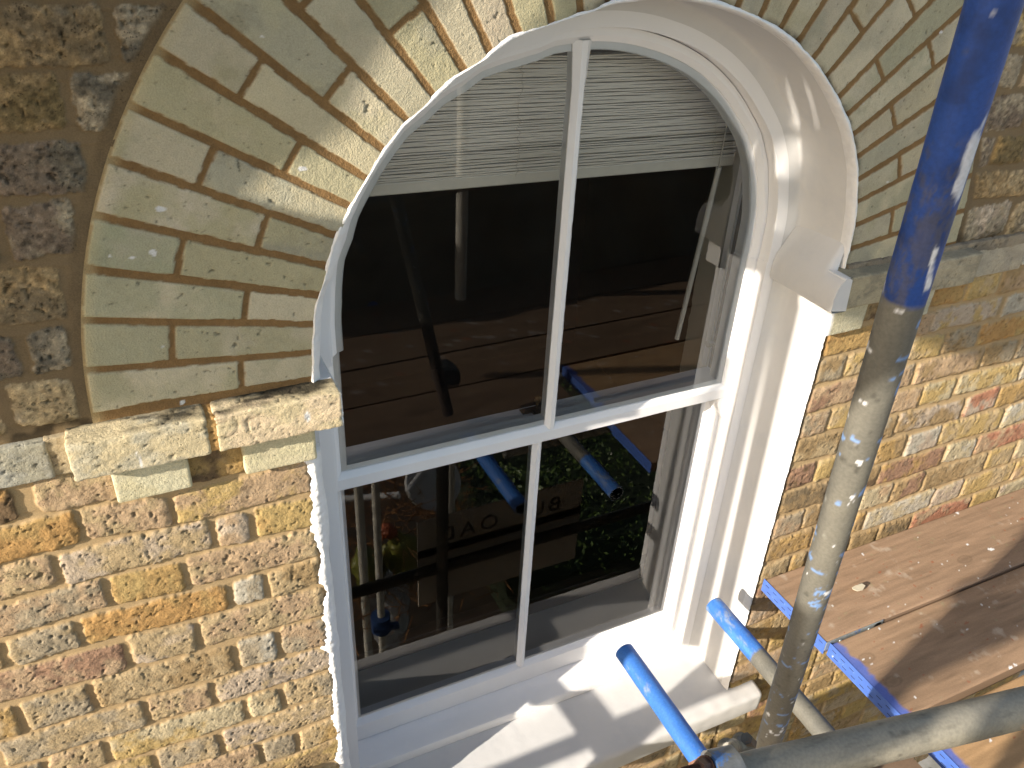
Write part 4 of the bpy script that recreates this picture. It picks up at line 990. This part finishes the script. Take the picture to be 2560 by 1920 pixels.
# ================================================================== SCAFFOLD OUT OF SHOT (reflected, or casting the shadows)
def plain_tube(a, b, label, r=.02415, m=None, group='scaffold tubes out to the side'):
    mb = MB(); mb.cyl(a, b, r, 24); return tag(mb.build('scaffold_tube', m or MT), label, 'scaffold tube', group)
MT = mat_plain('grey_tube', (.62, .59, .52), rough=.45, var=.2, vs=20)
MTB = mat_plain('blue_tube', (.025, .06, .17), rough=.45, var=.2, vs=20)
plain_tube((.435, -1.40, -3.4), (.435, -1.40, 2.4), 'vertical grey scaffold pole mirrored in the left panes', group=None)
plain_tube((.054, -1.72, -3.4), (.054, -1.72, 2.4), 'thin looking grey pole mirrored at the left edge of the upper panes', group=None)
plain_tube((.02, -1.3, -3.4), (.03, -1.3, -.90), 'grey pole mirrored at the lower left pane with blue collar', r=.019, group=None)
mb = MB(); mb.cyl((.02, -1.3, -2.66), (.02, -1.3, -2.56), .05, 20); mb.cyl((-.03, -1.27, -2.61), (.10, -1.25, -2.61), .02, 14); tag(mb.build('base_coupler', MTB), 'blue coupler at the foot of the mirrored lower left pole', 'coupler')
mb = MB(); mb.cyl((.054, -1.72, -.72), (.054, -1.72, -.60), .045, 20); mb.box(.05, .13, -1.75, -1.66, -.72, -.63, .01); tag(mb.build('sleeve_coupler', MTB), 'blue coupler on the pole mirrored at the left edge of the upper panes', 'coupler')
plain_tube((-2.6, -.585, -.950), (.6, -.585, -.950), 'grey tube under the walkway edge mirrored in the lower panes', group=None)
plain_tube((-1.2, -.715, -1.735), (2.6, -.715, -1.735), 'dark tube running across the hung sign board in the mirror image', m=M_blackmetal, group=None)
plain_tube((.12, -.70, -2.9), (.12, -.70, -.95), 'dark upright tube crossing the hung sign board in the mirror image', m=M_blackmetal, group=None)
plain_tube((.5, -.95, -1.42), (2.8, -.95, -1.42), 'grey tube mirrored in front of the hedge', group=None)
mb = MB(); mb.box(.02, .10, -.66, -.58, -.72, -.66, .01); mb.cyl((.06, -.655, -.68), (.06, -.60, -.69), .034, 16)
tag(mb.build('swivel_coupler', M_blackmetal), 'dark swivel coupler near the foot of the leaning upright, seen mirrored', 'coupler')
# shadow casting scaffold left of the shot: (u,v) are where the shadow falls on the wall face
YC = -1.45
def P3(u_, v_, y=YC): return Vector((u_+y/.30, y, v_-y*.41/.30))
plain_tube(P3(.150, .30, -.45), P3(.300, -1.5, -.45), 'slightly leaning pole just out of shot to the left', group='scaffold tubes out to the side')
plain_tube(P3(.215, .05, -.62), P3(.345, -1.5, -.62), 'second pole added out of shot to the left to widen the shadow of the first', group='scaffold tubes out to the side', r=.019)  # invented pole, broadens the shadow stripe on the reveal
plain_tube(P3(.015, .22, -.45), P3(.045, -1.06, -.45), 'short upright tube added out of shot to the left to shade the jamb lining', group='scaffold tubes out to the side', r=.021)  # invented tube, throws a grey stripe on the jamb lining
plain_tube(P3(-.165, .0, -.62), P3(-.150, -.98, -.62), 'thin upright rod added out of shot to the left to shade the pulley stile', group='scaffold tubes out to the side', r=.012)  # invented rod, throws a narrow shadow on the pulley stile
plain_tube(P3(-.9, -1.283, -.60), P3(.60, -1.283, -.60), 'level tube low down out of shot to the left')
plain_tube((-.860, -.035, -.897), (-.875, -1.5, -.895), 'short cross tube under the window, just below the picture')
plain_tube(P3(1.90, -1.207), P3(2.62, -1.207), 'level tube behind the left shoulder of the camera')
plain_tube(P3(2.895, -1.9), P3(2.895, -.5), 'upright pole added behind the left shoulder of the camera to shade the big grey tube')  # unseen caster added for the shade at the ledger end
mb = MB(); a = P3(1.905, -1.265); b = P3(2.62, -1.395); mb.box(a.x, b.x, YC-.03, YC+.01, b.z, a.z, .002)
tag(mb.build('guard_board', M_darkwood), 'edge board fixed upright behind the left shoulder of the camera', 'scaffold board')
# made-up sheets out of view, outline and holes cut to shape the shade
poly = [(-4.5, .0), (-.62, .0), (-.50, .06), (-.36, .17), (-.20, .235), (-.12, .215), (.56, -.064), (.86, -.19), (1.17, -.324), (1.30, -.318), (1.42, -.34), (1.60, -.5), (1.75, -.587), (3.6, -.60), (3.6, 2.4), (-4.5, 2.4)]
holes = [[(-.452, .262), (-.50, .270), (-.600, .308), (-.555, .345), (-.508, .372), (-.482, .400), (-.462, .461), (-.425, .53), (-.373, .562), (-.340, .60), (-.26, .645), (-.20, .63), (-.185, .565), (-.215, .53), (-.28, .485), (-.355, .42), (-.410, .335)],
         [(-.070, .445), (-.060, .415), (-.035, .402), (-.010, .410), (.002, .435), (.000, .475), (-.020, .495), (-.050, .490), (-.068, .470)],
         [(-.040, .505), (-.008, .505), (-.012, .585), (-.022, .60), (-.038, .56)],
         [(.188, .430), (.215, .430), (.217, .490), (.190, .490)],
         [(-.006, .275), (.022, .275), (.016, .350), (.000, .350)],
         [(.150, .115), (.165, .080), (.195, .075), (.20, .125), (.180, .150), (.158, .145)],
         [(-.365, .55), (-.325, .545), (-.31, .60), (-.345, .63)]]
def inpoly(px, py, pl):
    c = np.zeros(px.shape, bool); n = len(pl)
    for i in range(n):
        x1, y1 = pl[i]; x2, y2 = pl[(i+1) % n]
        if y1 == y2: continue
        c ^= ((y1 > py) != (y2 > py)) & (px < (x2-x1)*(py-y1)/(y2-y1)+x1)
    return c
def sheet(poly_, holes_, ul, vl, yc, label):
    U_, W_ = np.meshgrid(ul, vl, indexing='ij'); uc = (U_[:-1, :-1]+U_[1:, 1:])/2; vc = (W_[:-1, :-1]+W_[1:, 1:])/2
    kp = inpoly(uc, vc, poly_)
    for h in holes_: kp &= ~inpoly(uc, vc, h)
    rip = .012*fbm(U_, W_, 0, s=.3, o=2, seed=300)
    V = np.stack([U_+yc/.30, yc+rip, W_-yc*.41/.30], -1).reshape(-1, 3)
    q = grid_faces(len(ul), len(vl), kp); used = np.zeros(len(V), bool); used[q.ravel()] = True; mp = np.cumsum(used)-1
    o = mesh('shade_sheet', V[used], mp[q], M_shadesheet, smooth=True)
    md = o.modifiers.new('thickness', 'SOLIDIFY'); md.thickness = .002
    tag(o, label, 'sheet')
pA = [(-3.2, .0), (-.62, .0), (-.50, .06), (-.36, .17), (-.20, .235), (-.12, .215), (.56, -.064), (.62, -.090), (.62, 1.6), (-3.2, 1.6)]
pB = [(.595, -.080), (.86, -.19), (1.17, -.324), (1.30, -.318), (1.42, -.34), (1.60, -.5), (1.75, -.62), (2.0, -.645), (3.6, -.66), (3.6, 2.4), (.595, 2.4)]
sheet(pA, holes, np.concatenate([np.arange(-3.2, -.7, .06), np.arange(-.7, .63, .0055)]), np.concatenate([np.arange(-.12, .75, .0055), np.arange(.75, 1.6, .06)]), -.45, 'added sheet with holes cut to shape the light on the arch, above left out of view')
sheet(pB, [], np.arange(.595, 3.6, .02), np.arange(-.70, 2.4, .02), -1.30, 'added sheet behind the camera, cut to shade the right wall and the leaning tube')
mb = MB(); a = P3(1.893, -.90); b = P3(1.958, -1.44); mb.box(a.x, b.x, YC-.045, YC-.012, b.z, a.z, .002)  # unseen strip added to form the shadow edge on the boards
tag(mb.build('added_batten', M_darkwood), 'short upright batten added out of view to shade the scaffold boards', 'batten')

# ================================================================== GROUND, HEDGE, JUNK, SIGN (seen mirrored in the glass)
M_soil = mat_plain('paving_ground', (.26, .245, .22), rough=.95, var=.2, vs=8, c2=(.20, .19, .16), c2s=3)
M_dirt = mat_plain('garden_soil', (.045, .032, .02), rough=.95, var=.5, vs=8)
s_ = 300.; V = [(-s_, -s_, -3.6), (s_, -s_, -3.6), (s_, s_, -3.6), (-s_, s_, -3.6)]
tag(mesh('ground', V, [(0, 1, 2, 3)], M_soil, smooth=False), kind='structure')
M_leaf, t, b = nmat('hedge_leaf'); oi = t.nodes.new('ShaderNodeTexNoise'); oi.inputs['Scale'].default_value = 9
rp = t.nodes.new('ShaderNodeValToRGB'); rp.color_ramp.elements[0].color = (.02, .05, .010, 1); rp.color_ramp.elements[1].color = (.14, .21, .05, 1); rp.color_ramp.elements[0].position = .35; rp.color_ramp.elements[1].position = .68
tc = t.nodes.new('ShaderNodeTexCoord'); t.links.new(tc.outputs['Object'], oi.inputs['Vector']); t.links.new(oi.outputs['Fac'], rp.inputs[0]); t.links.new(rp.outputs[0], b.inputs['Base Color']); b.inputs['Roughness'].default_value = .4
rg = np.random.default_rng(5); n = 17000
cx = rg.uniform(.95, 4.6, n); cy = rg.uniform(-3.6, -1.55, n); top = -2.55+.25*np.sin(cx*3)+.2*np.cos(cy*4+cx); cz = top-rg.random(n)**2*.8
sz = rg.uniform(.010, .024, n); a = rg.normal(size=(n, 3)); a /= np.linalg.norm(a, axis=1)[:, None]; a2 = np.cross(a, rg.normal(size=(n, 3))); a2 /= np.linalg.norm(a2, axis=1)[:, None]
Cn = np.stack([cx, cy, cz], -1)
V = np.stack([Cn-a*sz[:, None], Cn+a2*sz[:, None]*.5, Cn+a*sz[:, None], Cn-a2*sz[:, None]*.5], 1).reshape(-1, 3)
hd = empty('hedge', (2.5, -2.4, -3.6), label='sunlit leafy green hedge below the scaffold, seen mirrored in the lower right panes', cat='hedge')
mesh('foliage', V, np.arange(4*n).reshape(-1, 4), M_leaf, hd, smooth=False)
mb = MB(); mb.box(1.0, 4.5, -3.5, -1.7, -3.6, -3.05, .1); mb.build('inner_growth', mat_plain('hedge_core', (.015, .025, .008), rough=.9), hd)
tag(mesh('garden_soil', [(-2.2, -4.6, -3.59), (6, -4.6, -3.59), (6, .0, -3.59), (-2.2, .0, -3.59)], [(0, 1, 2, 3)], M_dirt, smooth=False), kind='structure')
# dry twig heap
M_twig = mat_plain('dry_twig', (.26, .12, .04), rough=.8, var=.4, vs=20)
mb = MB(); rr2 = random.Random(9)
for i in range(1400):
    x, y = rr2.uniform(-.3, .95), rr2.uniform(-3.1, -1.6); z = -3.0+.35*math.exp(-((x-.3)**2+(y+2.4)**2)/.5)+rr2.uniform(-.12, .12)
    d = Vector((rr2.uniform(-1, 1), rr2.uniform(-1, 1), rr2.uniform(-.3, .6))).normalized()*rr2.uniform(.05, .22); mb.cyl((x, y, z), Vector((x, y, z))+d, rr2.uniform(.0015, .005), 3, caps=False)
tag(mb.build('twig_heap', M_twig, smooth=False), 'heap of dry brown twigs and straw mirrored in the lower left pane', 'twigs', kind='stuff')
M_wp = mat_plain('white_plastic', (.55, .55, .55), rough=.4)
mb = MB(); c_ = Vector((.66, -2.28, -2.62)); mb.cyl(c_, c_+Vector((.0, .06, .05)), .17, 32, r2=.175); tag(mb.build('bucket_lid', M_wp), 'round white plastic lid lying on the twig heap, mirrored in the lower left pane', 'lid')
for a_, b_ in (((.10, -2.35, -2.63), (.42, -2.17, -2.56)), ((.48, -2.2, -2.58), (.60, -2.28, -2.52))):
    mb = MB(); mb.cyl(a_, b_, .022, 14); tag(mb.build('white_pipe', M_wp), 'longer white plastic pipe on the twig heap in the mirror image' if a_[0] < .3 else 'short white plastic pipe stub beside the round lid in the mirror image', 'pipe')
def crumple(name, c, s, mat, label, seed, cat):
    n = 26; u, v = np.meshgrid(np.linspace(0, PI, n), np.linspace(0, 2*PI, 2*n), indexing='ij')
    P = np.stack([np.sin(u)*np.cos(v), np.sin(u)*np.sin(v), np.cos(u)], -1); k = 1+.35*fbm(P[..., 0], P[..., 1], P[..., 2], s=.5, o=4, seed=seed)
    P = np.array(c)+P*k[..., None]*np.array(s); return tag(mesh(name, P.reshape(-1, 3), grid_faces(n, 2*n), mat, smooth=False), label, cat)
crumple('rubble_sack', (.33, -1.93, -2.86), (.13, .10, .20), mat_plain('yellow_sack', (.20, .20, .035), rough=.45, var=.2, vs=10), 'crumpled yellow green rubble sack mirrored in the lower left pane', 1, 'sack')
crumple('rubble_sack', (.10, -1.86, -2.78), (.07, .08, .17), mat_plain('yellow_sack', (.17, .18, .035), rough=.45, var=.2, vs=10), 'narrow yellow sack behind the leaning plank in the mirror image', 2, 'sack')
crumple('plastic_sheet', (.22, -1.80, -3.10), (.12, .10, .30), mat_plain('grey_polythene', (.40, .41, .43), rough=.2, var=.4, vs=30), 'crumpled shiny grey polythene hanging by the pole in the mirror image', 3, 'plastic sheet')
crumple('plastic_bag', (.52, -.95, -2.05), (.09, .07, .07), mat_plain('clear_bag', (.40, .40, .40), rough=.2, var=.3, vs=30), 'small clear plastic bag lying below the hung sign board', 4, 'bag')
crumple('orange_scrap', (.27, -1.95, -2.62), (.05, .04, .05), mat_plain('orange_scrap', (.30, .07, .02), rough=.5), 'small orange scrap above the yellow sack in the mirror image', 5, 'scrap')
mb = MB(); X_ = Matrix.Translation((.05, -1.80, -2.95)) @ Matrix.Rotation(-.55, 4, 'Y'); mb.box(-.03, .03, -.01, .01, -.33, .33, .002, X=X_)
tag(mb.build('leaning_plank', mat_plain('raw_plank', (.34, .20, .11), rough=.8)), 'short raw plank leaning at the far left of the mirrored junk', 'plank')
# sign board facing the house
sg = empty('sign_board', (.415, -.76, -1.98), label='beige sign board hung below the scaffold, its lettering mirrored in the lower panes', cat='sign')
mb = MB(); mb.box(.037, .795, -.768, -.760, -1.972, -1.506, .001); mb.build('panel', mat_plain('sign_panel', (.52, .46, .39), rough=.6, var=.05), sg)
mb = MB(); mb.box(.037, .795, -.7595, -.7585, -1.700, -1.66); mb.build('dark_stripe', mat_plain('sign_stripe', (.03, .025, .02), rough=.6), sg)
M_let = mat_plain('sign_letter', (.03, .028, .025), rough=.6); M_let2 = mat_plain('sign_small_letter', (.20, .16, .14), rough=.6)
def letters(txt, x, z, size, mt):
    cu = bpy.data.curves.new('letter', 'FONT'); cu.body = txt; cu.size = size; cu.extrude = .0008; cu.space_character = 1.35
    o = bpy.data.objects.new('lettering', cu); COL.objects.link(o)
    # readable from the house: text faces +y
    o.rotation_euler = (PI/2, 0, PI); o.location = (x, -.7585, z); cu.materials.append(mt)
    bpy.context.view_layer.update(); dg = bpy.context.evaluated_depsgraph_get(); me = bpy.data.meshes.new_from_object(o.evaluated_get(dg))
    m2 = bpy.data.objects.new('lettering', me); COL.objects.link(m2); m2.matrix_world = o.matrix_world.copy(); m2.parent = sg; m2.matrix_parent_inverse = sg.matrix_basis.inverted()
    bpy.data.objects.remove(o)
letters('BU', .690, -1.640, .105, M_let); letters('OAD', .395, -1.640, .105, M_let)
for a_ in bpy.data.objects: pass
bpy.context.view_layer.update()
